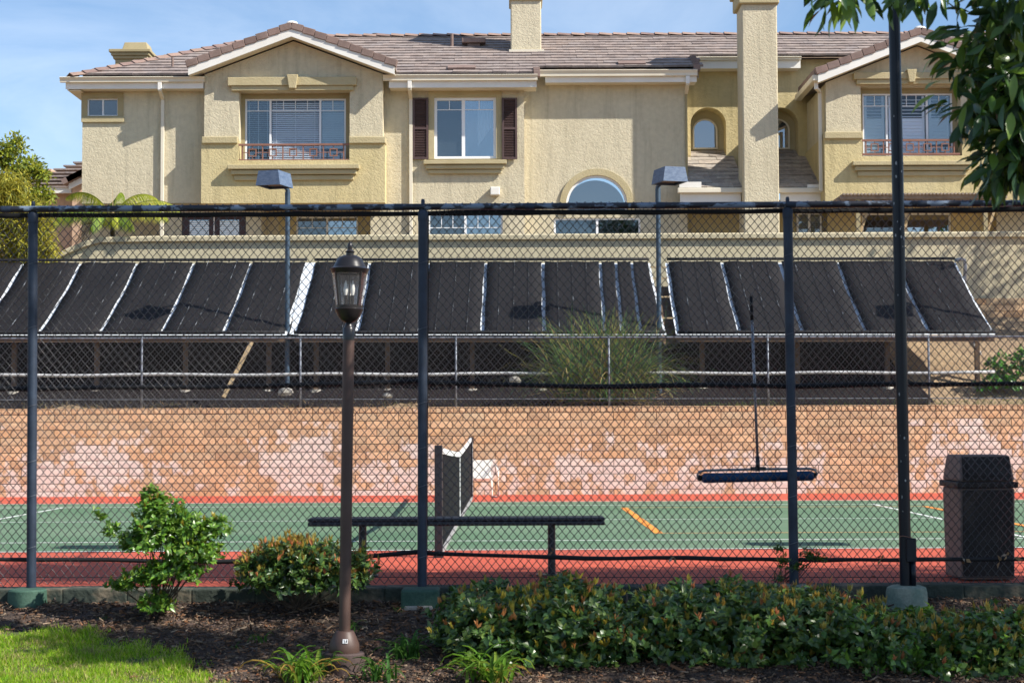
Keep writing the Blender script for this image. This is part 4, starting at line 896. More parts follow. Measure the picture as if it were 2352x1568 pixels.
    if gname == 'right':
        e = sp(2284, 2193, 1.0); f_ = W(2215, 598, Yt_); d_ = W(2215, 672, Yt_)
        MB().tube([e, e+Vector((.15, 0, .03)), f_, f_+Vector((.02, 0, -.1)), d_], .04, 8).build('pipe_elbow', MT['pvc'], g, smooth=True)
        MB().tube([W(2205, 642, Yt_-.02), W(2216, 640, Yt_-.02)], .055, 8).build('valve', MT['pvc'], g, smooth=True)
        A, B = W(2228, 782, 33.7), W(2250, 812, 34.5); MB().tube([A, B], .045, 8).build('drain_pipe', MT['pvc'], g, smooth=True)
# long white pipe in front
pp = MB().tube([W(-120, 862, 32.5)+(W(2285, 855, 32.5)-W(-120, 862, 32.5))*(i/30)+Vector((0, 0, .012*math.sin(i*1.3))) for i in range(31)], .031, 8).build('water_pipe', MT['pvc'], None, smooth=True)
tag(pp, 'long horizontal white pipe running below the solar racks', 'pipe')
st = MB(); st.bar(W(578, 786, 32.95), W(513, 912, 32.3), .075, .04, up=(0, 1, 0)); tag(st.build('wood_stake', mat('stake_wood', (.33, .245, .14), .9, (.22, .16, .09), 9)), 'leaning raw lumber stake under the left solar rack', 'stake')
for px, py, s in ((1182, 872, .13), (890, 908, .1), (655, 900, .16)):
    p = W(px, py, 32.25); b = MB(); b.lathe([(0, -.5), (.8, -.45), (1, -.1), (.75, .35), (.3, .5), (0, .52)], 7); vs = [(x*s*random.uniform(.85, 1.15), y*s*random.uniform(.85, 1.1), z*s*random.uniform(.8, 1.1)) for x, y, z in b.v]
    b.v = vs; o = b.build('rock', MT['concrete']); o.location = p; tag(o, {1182: 'small pale rock below the white pipe, left of the ornamental grass', 890: 'small pale rock on the dirt bank beside the lamp post', 655: 'largest pale boulder on the dirt bank below the left rack'}[px], 'rock')
# ================================================================== FENCES
def chain_mesh(name, x0, x1, z0f, z1, Y, a, hh, r, m, parent, n=3):
    nw = int((x1-x0)/(2*a)); nk = int((z1-z0f)/hh); k = np.arange(nk+1); A = []; B = []
    for i in range(nw):
        sgn = np.where((k+i) % 2 == 0, 1., -1.)
        P = np.stack([x0+2*a*i+a+sgn*a+rng.normal(0, .0012, nk+1), Y+.003*sgn+rng.normal(0, .001, nk+1)+.012*np.sin(i*.021+k*.09), z1-k*hh+.006*np.sin(i*.05)+.004*np.sin(i*.013+k*.2)], 1)
        P[:, 0] += .006*np.sin(k*.11+i*.04)+.004*np.sin(k*.31+i*.017)
        A.append(P[:-1]); B.append(P[1:])
    V, F = segs(np.concatenate(A), np.concatenate(B), r, n)
    return tag(npmesh(name, V, F, None, m, parent), None, None, None, 'stuff')
FY = 13.36
nf = empty('chain_link_fence', (0, FY, 0), 'tall dark chain-link fence with navy posts in front of the court', 'fence')
posts = [(-815, -818, None), (76, 72, 'a'), (971.5, 969.5, 'b'), (1809, 1824, 'c'), (2715, 2735, None)]
rail_y = lambda px: 481.5-14.0*px/2352
zr_ = W(1176, rail_y(1176), FY).z
for pt, pb, k in posts:
    T = W(pt, rail_y(pt)+12, FY); Bm = W(pb, 1346, FY); Bm.z = .0
    po = MB().tube([Bm, T], .0375, 16).build('post', MT['post_blue'], nf, smooth=True, auto=50)
    MB().lathe([(.0385, -.02), (.041, -.01), (.041, .05), (.030, .068), (0, .07)], 16, (T.x, FY, T.z-.05)).build('post_cap', MT['post_blue'], po, smooth=True, auto=40)
    MB().tube([(T.x, FY, T.z), (T.x-.0, FY, T.z+.04), (T.x, FY, T.z+.085), (T.x, FY, T.z+.105)], [.018, .0135, .016, .012], 8, flat=1).build('rail_bracket', MT['post_blue'], po)
    for zz in (.3, .75, 1.05, 1.45, 2.0, 2.55):
        z = zz+random.uniform(-.06, .06); s = (z-Bm.z)/(T.z-Bm.z); x = Bm.x+(T.x-Bm.x)*s
        pts_ = [(x+.039*math.cos(t), FY+.039*math.sin(t), z+.012*math.cos(t)) for t in [math.pi*(1+i/8) for i in range(9)]]
        MB().tube(pts_, .0024, 4).build('tie_wire', MT['galv'], po)
    if k == 'b':
        MB().box(Bm.x-.145, Bm.x+.145, 13.02, 13.30, -.3, .02).build('footing', MT['green_footing'], nf, bevel=.018)
        MB().box(Bm.x-.12, Bm.x+.10, 13.00, 13.03, -.35, -.10).build('footing_skirt', MT['concrete'], nf, bevel=.02)
    else:
        MB().lathe([(0, .02), (.135, .02), (.147, .008), (.155, -.3)], 20, (Bm.x+.005, 13.24, 0)).build('footing', MT['pale_footing'] if k == 'c' else MT['green_footing'], nf, smooth=True, auto=40)
rp = [W(px, rail_y(px), FY) for px in range(-1000, 3400, 100)]
MB().tube([p+Vector((0, -.012, 0)) for p in rp], .0255, 14).build('top_rail', MT['rail'], nf, smooth=True)
for i in range(13):
    c = rp[3+3*i]+Vector((.4, -.012, 0)); MB().tube([c-Vector((.035, 0, 0)), c+Vector((.035, 0, 0))], .0275, 14).build('rail_sleeve', MT['post_blue'], nf, smooth=True, auto=40)
xp = [W(p[0], 900, FY).x for p in posts]
for x0, x1 in zip(xp, xp[1:]):
    zz = W(1176+(x0+x1)/2*290, rail_y(1176+(x0+x1)/2*290), FY).z
    chain_mesh('wire_mesh', x0+.02, x1-.02, .005, zz+.032, FY+.036, .0161, .0382, .0034, MT['wire'], nf)
def strip_tube(name, pts, r, flat, Y, m, parent):
    P = [W(px, py, Y) for px, py in pts]; Q = []
    for a, b in zip(P, P[1:]):
        n = max(1, int((b-a).length/.25))
        for i in range(n): Q.append(a+(b-a)*(i/n)+Vector((0, 0, random.uniform(-.004, .004))))
    Q.append(P[-1]); rr = [r*random.uniform(.8, 1.15) for _ in Q]
    return MB().tube(Q, rr, 8, flat=flat).build(name, m, parent, smooth=True)
strip_tube('windscreen_hem', [(-700, rail_y(-700)+14), (971, rail_y(971)+14.5), (1500, rail_y(1500)+14), (3200, rail_y(3200)+14)], .021, .5, FY+.05, MT['black'], nf)
strip_tube('windscreen_roll', [(-700, 896), (0, 894), (250, 889), (480, 889), (780, 881), (966, 875), (985, 880), (1200, 884), (1350, 888), (1600, 884), (1815, 887), (2070, 882), (2352, 881), (3000, 884)], .019, .8, FY+.055, MT['black'], nf)
strip_tube('windscreen_roll', [(-700, 1285), (0, 1284), (330, 1286), (420, 1291), (700, 1285), (850, 1277), (960, 1267), (985, 1270), (1200, 1277), (1420, 1283), (1500, 1280), (1815, 1285), (2352, 1284), (3000, 1284)], .017, .8, FY+.05, MT['black'], nf)
MB().bar(W(983.5, 490, FY+.03), W(980, 1272, FY+.03), .022, .012).build('tension_bar', MT['black'], nf)
MB().tube([W(px, 1325, FY+.03) for px in (-500, 600, 1500, 2900)], .003, 5).build('tension_wire', MT['wire'], nf)
# far fence on the block wall
FF = 31.72
ff = empty('chain_link_fence', (0, FF, 1.6), 'low galvanised chain-link fence standing on the block wall', 'fence')
ry = lambda px: 777.5-4.5*px/2352
for px in (-395, -35, 326, 690, 1047, 1398, 1763, 2132, 2495):
    T = W(px, ry(px)-4, FF); MB().tube([(T.x, FF, 1.5), T], .021, 8).build('post', MT['galv'], ff, smooth=True)
MB().tube([W(px, ry(px), FF) for px in (-700, 0, 1176, 2352, 3000)], .020, 8).build('top_rail', MT['galv'], ff, smooth=True)
MB().tube([W(px, 918-4*px/2352, FF) for px in (-700, 0, 1176, 2352, 3000)], .010, 6).build('bottom_rail', MT['galv'], ff, smooth=True)
chain_mesh('wire_mesh', -12, 12, 1.62, W(1176, ry(1176), FF).z, FF+.02, .018, .040, .0017, MT['wire_far'], ff)
# ================================================================== LIGHT POLES
def light_pole(loc, H, r, m, label, arm=.30, head=(.52, .62, .24), lean=0.0, near=False, group=None):
    L = empty('light_pole', loc, label, 'light pole', group); s = -1 if not near else 1
    x, y, z = loc
    MB().tube([(x, y, z-1.0), (x+lean*.5, y, z+H*.5), (x+lean, y, z+H)], [r, r, r*.97], 16).build('pole', MT[m], L, smooth=True, auto=50)
    a = Vector((x+lean, y, z+H)); e = a+Vector((0, s*arm, .12)); w, d, h = head
    MB().tube([a-Vector((0, 0, .15)), a, a+Vector((0, s*.15, .02)), e], [r*.9, r*.8, r*.6, r*.6], 10).build('arm', MT[m], L, smooth=True)
    MB().tube([a+Vector((0,0,-.32)), a+Vector((0,0,-.05))], r*1.15, 12).build('collar', MT[m], L, smooth=True, auto=40)
    y0, y1 = (e.y-d, e.y) if s < 0 else (e.y, e.y+d); zt = e.z+h*.6; zb = e.z-h*.6
    b = MB(); o = .05
    vs = [(x0+ox, yy, zz) for zz, q in ((zb, 0), (zt, o)) for x0, ox, yy in ((e.x-w/2, q, y0+q*.4), (e.x+w/2, -q, y0+q*.4), (e.x+w/2, -q, y1-q*.4), (e.x-w/2, q, y1-q*.4))]
    b.add(vs, ((4,5,6,7),(0,1,5,4),(1,2,6,5),(2,3,7,6),(3,0,4,7))); 
    b.add([(e.x-w/2, y0, zb), (e.x+w/2, y0, zb), (e.x+w/2, y1, zb), (e.x-w/2, y1, zb), (e.x-w/2+.05, y0+.05, zb), (e.x+w/2-.05, y0+.05, zb), (e.x+w/2-.05, y1-.05, zb), (e.x-w/2+.05, y1-.05, zb)], ((0,1,5,4),(1,2,6,5),(2,3,7,6),(3,0,4,7)))
    hd = b.build('lamp_head', MT['fixture'], L)
    MB().quad((e.x-w/2+.05, y0+.05, zb+.05), (e.x-w/2+.05, y1-.05, zb+.05), (e.x+w/2-.05, y1-.05, zb+.05), (e.x+w/2-.05, y0+.05, zb+.05)).build('lens', MT['lens'], hd)
    return L
PY = 33.75
for px, yt, lb in ((660, 436, 'blue court light pole between the left and middle solar racks'), (1514, 428, 'blue court light pole between the middle and right solar racks'), (2372, 424, 'blue court light pole past the right end of the solar racks')):
    b = W(px, 760, PY); t = W(px, yt, PY); light_pole((b.x, PY, 2.0), t.z-2.0, .048, 'far_pole', lb, group='court light poles on the bank').rotation_euler = (0, 0, -.3 if px < 1000 else .3)
nb = ground_at(2085, 1412); tp = W(2053, 0, 13.0); bt = W(2082, 1345, 13.0)
lean = (tp.x-bt.x)/(tp.z-bt.z)
def near_pole(x, label):
    L = light_pole((x, 13.0, 0.02), 6.6, .045, 'pole', label, arm=1.6, head=(.9, .5, .2), lean=lean*6.6, near=True, group='court light poles by the near fence')
    MB().lathe([(0, .07), (.11, .07), (.145, .055), (.155, .02), (.160, -.3)], 22, (x, 13.0, -.03)).build('footing', MT['pale_footing'], L, smooth=True, auto=40)
    MB().box(x-.02+.01, x+.065, 12.93, 12.965, .22, .40).build('junction_box', MT['pole'], L, bevel=.006)
    MB().tube([(x+.045, 12.96, .02), (x+.045, 12.96, .23)], .02, 8).build('conduit', MT['pole'], L, smooth=True)
    MB().tube([(x+.047*math.cos(t), 13.0+.05*math.sin(t)-.02, .41+.006*math.sin(2*t)) for t in [math.pi*(1+i/8) for i in range(9)]], .003, 4).build('tie_wire', MT['brown_metal'], L)
    ch_ = MB()
    for i in range(26):
        z = random.choice((random.uniform(.5, 1.3), random.uniform(2.6, 3.4), random.uniform(.5, 4))); t = math.pi*(1.5+random.uniform(-.38, .38)); s = random.uniform(.003, .010); xx = x+lean*z
        c = Vector((xx+.0462*math.cos(t), 13.0+.0462*math.sin(t), z)); tx = Vector((-math.sin(t), math.cos(t), 0))
        ch_.quad(*[c+tx*s*math.cos(k*1.05+i)*random.uniform(.6, 1)+Vector((0,0,1))*s*2*math.sin(k*1.05+i)*random.uniform(.6, 1) for k in range(6)])
    ch_.build('paint_chips', MT['chip'], L)['kind'] = 'stuff'
    return L
near_pole(bt.x, 'black pole with chipped paint on a round pale footing, in front of the fence')
near_pole(bt.x+7.3, 'black court light pole outside the picture at right')
# ================================================================== POST LAMP
lb_ = ground_at(790, 1541); LY = lb_.y; kx = LY/FD
lp = empty('lamp_post', lb_, 'brown post lamp with a bronze lantern standing in the mulch bed', 'lamp post')
lp.rotation_euler = (0, math.radians(.80), 0)
H0 = lambda py: (1541-py)*kx           # height above the base
def LB(prof, name, m, n=28, parent=None): return MB().lathe([(r*kx, H0(y)) for r, y in prof], n).build(name, MT[m], parent or lp, smooth=True, local=True, auto=35)
LB([(0, 1497), (43, 1497), (46, 1500), (47, 1541), (47, 1580)], 'base_block', 'lamp_base')
LB([(0, 1449), (20, 1449), (22, 1451), (34, 1478), (35, 1496), (34, 1498)], 'base_bell', 'lamp_brown')
LB([(13.2, 1460), (13.2, 772), (0, 770)], 'pole', 'lamp_brown')
LB([(13.6, 786), (13.8, 760), (12, 757), (9, 752), (7, 746), (0, 745)], 'fitter', 'lamp_bronze')
LB([(0, 747), (9, 746), (18, 741), (26, 732), (29, 724), (33, 717), (33.5, 715), (31, 713), (31.5, 706), (0, 705)], 'lower_bowl', 'lamp_bronze')
gl = LB([(31, 706), (41, 631)], 'lantern_glass', 'glass_lamp')
for k in range(4):
    t = math.pi*(.25+.5*k)
    MB().bar((30.5*kx*math.cos(t), 30.5*kx*math.sin(t), H0(707)), (41*kx*math.cos(t), 41*kx*math.sin(t), H0(630)), .012, .010, up=(math.cos(t), math.sin(t), 0)).build('rib', MT['lamp_bronze'], lp, local=True)
LB([(36, 634), (40, 634), (42, 631), (43, 627), (45, 624), (45.5, 622), (38, 618), (33, 608), (29, 600), (24, 595), (15, 591), (9, 590), (9, 585), (11, 584), (11.5, 582), (8, 580), (5.5, 577), (5.5, 574), (6.5, 570), (5, 565), (3, 561), (0, 559)], 'cap', 'lamp_bronze', 32)
for dx, dy in ((-8, -4), (8, -3), (0, 8)):
    c = (dx*kx, dy*kx, 0)
    MB().lathe([(3.4*kx, H0(708)), (3.4*kx, H0(683))], 10, c).build('candle_tube', MT['lamp_bronze'], lp, smooth=True, local=True)
    MB().lathe([(3.0*kx, H0(683)), (5.0*kx, H0(673)), (5.0*kx, H0(667)), (3.2*kx, H0(658)), (1.0*kx, H0(650)), (0, H0(648))], 12, c).build('bulb', MT['bulb'], lp, smooth=True, local=True)
MB().tube([(0, 0, H0(633)), (0, 0, H0(700))], .004, 6).build('rod', MT['lamp_bronze'], lp, local=True)
M_ = Matrix.Translation((5*kx, -31.5*kx, H0(1469))) @ Matrix.Rotation(math.radians(-24), 4, 'X')
sk = MB(); sk.box(-.017, .017, -.001, .001, -.014, .014, M_); sk = sk.build('sticker', MT['sticker'], lp, local=True)
q = MB(); q.box(.006, .013, -.0025, -.0015, -.010, .010, M_); q.box(-.010, .000, -.0025, -.0015, .006, .009, M_); q.box(-.010, -.007, -.0025, -.0015, .0, .006, M_); q.box(-.010, .0, -.0025, -.0015, -.002, .001, M_); q.box(-.002, .001, -.0025, -.0015, -.009, -.002, M_); q.box(-.010, .0, -.0025, -.0015, -.011, -.008, M_)
sk2 = q.build('sticker_print', MT['ink'], sk, local=True)
# ================================================================== NET
ng = empty('tennis_net', (NX, 22.87, 0), 'black tennis net with white top band seen almost end-on', 'net')
yn0, yn1 = 16.47, 29.26
for y in (yn0, yn1):
    MB().box(NX-.038, NX+.038, y-.038, y+.038, -.02, 1.08).build('net_post', MT['bench_black'], ng, bevel=.008)
def ntop(y):
    u = (y-22.87)/6.4; return .914+.15*abs(u)**1.15
Ay = np.arange(yn0+.05, yn1, .0445); A = np.stack([np.full_like(Ay, NX+.003), Ay, np.full_like(Ay, .03)], 1); B = A.copy(); B[:, 2] = [ntop(y)-.03 for y in Ay]
V1, F1 = segs(A, B, .0012); hs = np.linspace(0, 1, 22); A = []; B = []
ys = np.linspace(yn0+.05, yn1-.05, 41)
for h_ in hs:
    P = np.stack([np.full_like(ys, NX)+.01*np.sin(ys*2+h_*5), ys, [.03+(ntop(y)-.06)*h_ for y in ys]], 1); A.append(P[:-1]); B.append(P[1:])
V2, F2 = segs(np.concatenate(A), np.concatenate(B), .0012)
tag(npmesh('net_mesh', np.concatenate([V1, V2]), np.concatenate([F1, F2+len(V1)]), None, MT['net'], ng), None, None, None, 'stuff')
q = MB()
for a, b in zip(ys, ys[1:]): q.add([(NX-.012, a, ntop(a)-.06), (NX-.012, b, ntop(b)-.06), (NX-.012, b, ntop(b)), (NX-.012, a, ntop(a)), (NX+.012, a, ntop(a)-.06), (NX+.012, b, ntop(b)-.06), (NX+.012, b, ntop(b)), (NX+.012, a, ntop(a))], ((0,1,2,3),(5,4,7,6),(3,2,6,7),(0,4,5,1)))
q.build('top_band', MT['net_white'], ng)
MB().box(NX-.016, NX+.016, 22.84, 22.90, 0, .92).build('centre_strap', MT['net_white'], ng)
q = MB()
for a, b in zip(ys, ys[1:]): q.box(NX-.008, NX+.03, a, b, .012, .05)
q.build('bottom_band', mat('net_hem', (.30, .29, .28), .9), ng)
for y in (yn0+.045, yn1-.045): MB().box(NX+.03, NX+.036, y-.003, y+.003, .05, 1.0).build('side_cord', MT['net_white'], ng)
# ================================================================== BENCHES
bb = R(708, 1189, 1388, 1208, 14.3); zs = bb[3]
be = empty('bench', ((bb[0]+bb[1])/2, 14.45, 0), 'backless black bench standing just behind the near fence', 'bench')
q = MB(); n = 5
for i in range(n):
    y = 14.3+i*.062; q.box(bb[0], bb[1], y, y+.056, zs-.030, zs)
MB().box(bb[0], bb[1], 14.295, 14.345, zs-.066, zs-.0305).build('front_lip', MT['bench_black'], be, bevel=.012)
for i in range(n):
    y = 14.295+i*.063; MB().box(bb[0], bb[1], y, y+.057, zs-.03, zs).build('seat_slat', MT['bench_black'], be, bevel=.01)
for px in (833, 1267):
    x = W(px, 1260, 14.45).x; MB().tube([(x, 14.45, .005), (x, 14.45, zs-.06)], .033, 14).build('leg', MT['bench_black'], be, smooth=True, auto=40)
    MB().box(x-.11, x+.11, 14.31, 14.59, zs-.062, zs-.031).build('seat_bracket', MT['bench_black'], be)
    MB().box(x-.13, x+.13, 14.37, 14.53, .001, .012).build('foot_plate', MT['bench_black'], be)
    for s in (-1, 1): MB().lathe([(.012, 0), (.012, .03), (0, .031)], 8, (x+s*.10, 14.45, .012)).build('bolt', MT['bench_black'], be)
wbx = R(1040, 1057, 1130, 1136, 30.6)
wb = empty('bench', ((wbx[0]+wbx[1])/2, 30.5, 0), 'small white strap bench against the block wall behind the net', 'bench')
x0, x1 = wbx[0], wbx[1]; zt = wbx[3]
for i in range(9):
    t = i/8; z = .36+(zt-.38)*t; y = 30.45+.18*t
    MB().box(x0, x1-.02, y, y+.012, z-.024, z+.024).build('back_slat', MT['white_plastic'], wb, bevel=.005)
for i in range(6): MB().box(x0, x1-.02, 30.05+i*.068, 30.11+i*.068, .34-.01*i, .355-.01*i).build('seat_slat', MT['white_plastic'], wb, bevel=.005)
for x in (x0, x1):
    MB().tube([(x, 30.64, zt), (x, 30.45, .34), (x, 30.42, .02), (x, 30.40, .0)], .017, 8).build('frame', MT['white_plastic'], wb, smooth=True)
    sx = .1 if x == x1 else -.1
    MB().tube([(x, 30.52, .55), (x+sx*.7, 30.3, .57), (x+sx*1.2, 30.05, .5), (x+sx*1.2, 30.02, .05), (x+sx*1.0, 30.1, .015), (x, 30.4, .015)], .016, 8).build('armrest', MT['white_plastic'], wb, smooth=True)
# ================================================================== SQUEEGEE ROLLER
QY = 13.50; c = W(1739, 1094, QY)
sq = empty('court_roller', c, 'blue foam court drying roller hung upside on the fence by its long handle', 'roller')
a, b = W(1612, 1098, QY), W(1868, 1092, QY); d = (b-a).normalized()
MB().tube([a, a+d*.012, a+d*.015, b-d*.015, b-d*.012, b], [.028, .034, .038, .038, .034, .028], 16).build('foam_roller', MT['roller'], sq, smooth=True, auto=50)
fr_ = [W(1603, 1096, QY), W(1602, 1090, QY), W(1606, 1083, QY), W(1620, 1080, QY), W(1739, 1077, QY), W(1860, 1076, QY), W(1872, 1079, QY), W(1876, 1086, QY), W(1875, 1092, QY)]
MB().tube(fr_, .010, 8).build('bracket', MT['alu'], sq, smooth=True)
for e, f_ in ((a, W(1603, 1096, QY)), (b, W(1875, 1092, QY))): MB().tube([e, f_], .022, 10).build('end_cap', MT['black'], sq, smooth=True)
t0, t1 = W(1741, 1076, QY), W(1725, 680, QY+.02)
MB().tube([t0, t0+(t1-t0)*.86], .011, 10).build('handle', MT['alu'], sq, smooth=True); MB().tube([t0+(t1-t0)*.86, t1], .0135, 10).build('grip', MT['black'], sq, smooth=True)
MB().tube([t0-Vector((0,0,.02)), t0+(t1-t0)*.07], .017, 10).build('socket', MT['bench_black'], sq, smooth=True); MB().bar(t0-Vector((.06,0,0)), t0+Vector((.06,0,0)), .03, .03).build('clamp', MT['bench_black'], sq)
# ================================================================== LITTER BIN
BYf = 13.72; br = R(2206, 1046, 2333, 1336, BYf); bx0, bx1 = br[0], br[1]; zt = br[3]; bc = (bx0+bx1)/2
bn = empty('litter_bin', (bc, BYf+.28, 0), 'tall brown hooded litter bin with dark front panel behind the fence', 'litter bin')
def frust(w0, d0, z0, w1, d1, z1, name, m, bevel=.02, parent=None):
    y = BYf+.28; vs = [(bc+sx*w/2, y+sy*dd/2, z) for w, dd, z in ((w0, d0, z0), (w1, d1, z1)) for sx, sy in ((-1,-1),(1,-1),(1,1),(-1,1))]
    return MB().add(vs, ((3,2,1,0),(4,5,6,7),(0,1,5,4),(1,2,6,5),(2,3,7,6),(3,0,4,7))).build(name, MT[m], parent or bn, bevel=bevel)
wd = bx1-bx0; zrim = W(2250, 1112, BYf).z
frust(wd-.02, .53, .01, wd, .56, zrim-.03, 'body', 'bin'); frust(wd+.045, .60, zrim-.03, wd+.045, .60, zrim+.02, 'rim', 'bin_dark', .012); frust(wd+.0, .56, zrim+.021, wd-.05, .46, zt, 'hood', 'bin')
def face_panel(u0, u1, z0, z1, name, m, off):
    def yf(z): 
        if z < zrim: t = (z-.01)/(zrim-.04); return BYf+.28-(.53+.03*t)/2
        t = (z-zrim-.021)/(zt-zrim-.021); return BYf+.28-(.56-.10*t)/2
    q = MB(); q.add([(bc+u*wd, yf(z)-o, z) for o in (off, -.01) for u, z in ((u0, z0), (u1, z0), (u1*.985, z1), (u0*.985, z1))], ((0,1,2,3),(0,4,5,1),(1,5,6,2),(2,6,7,3),(3,7,4,0)))
    return q.build(name, MT[m], bn, bevel=.006)
face_panel(-.46, .46, .04, zrim-.045, 'front_panel', 'bin_dark', .010); face_panel(-.44, .44, zrim+.03, zt-.012, 'hood_panel', 'bin_dark', .010); face_panel(-.36, .36, zrim+.06, zt-.035, 'swing_flap', 'bin_dark', .020)
# ================================================================== PLANTS
wc = []  # dark sheet over the bank, drawn in place of the racks' cast shadow
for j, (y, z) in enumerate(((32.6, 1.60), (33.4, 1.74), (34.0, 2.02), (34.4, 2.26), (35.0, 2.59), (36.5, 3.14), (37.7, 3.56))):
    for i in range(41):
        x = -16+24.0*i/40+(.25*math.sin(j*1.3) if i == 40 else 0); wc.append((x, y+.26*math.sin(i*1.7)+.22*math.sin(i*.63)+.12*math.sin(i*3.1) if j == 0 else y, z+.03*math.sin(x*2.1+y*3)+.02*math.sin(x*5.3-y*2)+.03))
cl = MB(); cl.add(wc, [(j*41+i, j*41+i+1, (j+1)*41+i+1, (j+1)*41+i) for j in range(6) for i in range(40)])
tag(cl.build('rack_shade_sheet', mat('rack_shade_sheet', (.012, .0105, .011), .9, (.018, .015, .016), 3, spec=.1, fine=.2, fscale=40, stretch=(.2, 1, 2)), None, smooth=True), 'black sheet standing in for the shadow of the solar racks on the dirt bank', 'shade sheet')
GREEN_DARK = [(.055, .120, .024), (.078, .148, .026), (.040, .095, .025), (.115, .180, .032)]
GREEN_MID = [(.095, .215, .022), (.13, .26, .028), (.070, .17, .022), (.17, .29, .035)]
TIPS = [(.42, .28, .05), (.46, .20, .08), (.36, .29, .06), (.28, .24, .05)]
def shrub(name, label, cat, base, blobs, Y, ry, nleaf, L, Wd, palette, shoot=0.0, shoot_pal=TIPS, nper=6, group=None, twigs=24, shell=3.0):
    """blobs: (px, py, rx, ry_px) ellipsoids; foliage = rosettes of leaves, twigs run from the base"""
    t = empty(name, base, label, cat, group); s = Y/FD
    C = np.array([[*W(px, py, Y)] for px, py, _, _ in blobs]); Rr = np.array([[rx*s, ry*min(1, rx/90), rz*s] for _, _, rx, rz in blobs])
    vol = Rr.prod(1)**.8; pb = vol/vol.sum(); nt_ = max(8, nleaf//nper)
    k = rng.choice(len(blobs), nt_, p=pb); d = norm(rng.normal(size=(nt_, 3))); d[:, 2] = np.where(d[:, 2] < -.55, -d[:, 2], d[:, 2])
    rad = rng.random(nt_)**(1/shell); lump = 1+.16*np.sin(d[:, 0]*7+k*2)*np.cos(d[:, 2]*6+k)+.10*rng.normal(size=nt_)
    tip = C[k]+d*Rr[k]*(rad*lump)[:, None]
    tip[:, 2] = np.maximum(tip[:, 2], base[2]+.03)
    grow = norm(d*.8+np.array([0, -.15, .75])+rng.normal(0, .35, (nt_, 3)))
    P = np.repeat(tip, nper, 0); G = np.repeat(grow, nper, 0); N = len(P)
    side = norm(np.cross(G, rng.normal(size=(N, 3)))); el = rng.uniform(.2, 1.0, N)[:, None]
    D = norm(side*1.0+G*el); nr = norm(G-side*.4+rng.normal(0, .25, (N, 3)))
    P = P-G*rng.uniform(0, .045, N)[:, None]
    LL = L*rng.uniform(.5, 1.4, N); WW = Wd*rng.uniform(.6, 1.3, N)
    V, F = leaves(LEAF_V, LEAF_F, P, D, nr, LL, WW); cols = np.repeat(pal(palette, N, .22), len(LEAF_F), 0)
    if shoot:
        m_ = (rng.random(nt_) < shoot*np.clip(1+.9*np.sin(tip[:, 0]*6.1)*np.sin(tip[:, 2]*17+tip[:, 0]*3), .05, 2)) & (d[:, 2] > -.15); q = 5; Pt = np.repeat(tip[m_]+grow[m_]*.01, q, 0); n2 = len(Pt)
        up = norm(np.repeat(grow[m_], q, 0)+np.array([0, 0, .9])); Ds = norm(up+rng.normal(0, .22, (n2, 3)))
        V2, F2 = leaves(LEAF_V, LEAF_F, Pt, Ds, norm(rng.normal(size=(n2, 3))), L*rng.uniform(.8, 1.35, n2), Wd*rng.uniform(.4, .62, n2))
        c2 = np.repeat(np.repeat(pal(shoot_pal, int(m_.sum()), .2), q, 0), len(LEAF_F), 0)
        F = np.concatenate([F, F2+len(V)]); V = np.concatenate([V, V2]); cols = np.concatenate([cols, c2])
    tag(npmesh('foliage', V, F, cols, MT['leaf'], t), None, None, None, 'stuff')
    if twigs:
        q = MB(); b = Vector(base)
        for i in rng.choice(nt_, min(twigs, nt_), replace=False):
            e = Vector(tip[i]); bb_ = b+Vector((random.uniform(-.04, .04), random.uniform(-.03, .03), 0)); m1 = bb_.lerp(e, .45)+Vector((random.uniform(-.05, .05), random.uniform(-.05, .05), random.uniform(-.06, .03)))
            q.tube([bb_, m1, e], [.006, .004, .002], 5, cap=False)
        q.build('branches', MT['bark'], t)['kind'] = 'stuff'
    return t
g_ = lambda px, py: tuple(ground_at(px, py))
shrub('green_shrub', 'bright green sprawling shrub in the mulch, left of the lamp post', 'shrub', g_(368, 1408),
      [(345, 1150, 34, 34), (372, 1185, 60, 45), (360, 1240, 75, 45), (430, 1215, 55, 40), (495, 1215, 40, 35), (450, 1270, 70, 35), (310, 1245, 40, 30), (260, 1215, 22, 22), (232, 1190, 14, 16), (215, 1172, 9, 10), (400, 1310, 70, 35), (330, 1330, 60, 25), (275, 1345, 40, 14), (360, 1385, 45, 26)],
      12.72, .30, 8000, .044, .028, GREEN_MID+[(.11, .19, .025)], .10, [(.17, .26, .03), (.30, .25, .03)], 6, twigs=40)
shrub('hawthorn_shrub', 'rounded shrub with reddish new tips directly behind the lamp post', 'shrub', g_(690, 1400),
      [(690, 1320, 140, 62), (610, 1315, 75, 55), (790, 1315, 70, 55), (700, 1275, 110, 36)], 12.88, .34, 9600, .048, .028, GREEN_DARK+[(.05, .09, .03)], .55, TIPS, 6, 'hawthorn shrubs along the fence')
shrub('hawthorn_shrub', 'dense dark green shrub with yellow shoots and a bare branch, right of the lamp post', 'shrub', g_(1230, 1520),
      [(1110, 1430, 122, 90), (1300, 1418, 150, 86), (1200, 1475, 190, 62), (1380, 1460, 140, 75), (1290, 1522, 190, 44)], 12.15, .72, 26000, .055, .037, GREEN_DARK, .22, [(.46, .38, .05), (.46, .22, .07), (.40, .34, .05)], 6, 'hawthorn shrubs along the fence', 14)
shrub('hawthorn_shrub', 'middle shrub of the low hedge, below the hanging court roller', 'shrub', g_(1680, 1520),
      [(1540, 1440, 130, 88), (1700, 1425, 160, 84), (1840, 1440, 140, 84), (1690, 1518, 240, 52)], 12.15, .72, 27000, .055, .037, GREEN_DARK, .24, TIPS+[(.40, .34, .06)], 6, 'hawthorn shrubs along the fence', 14)
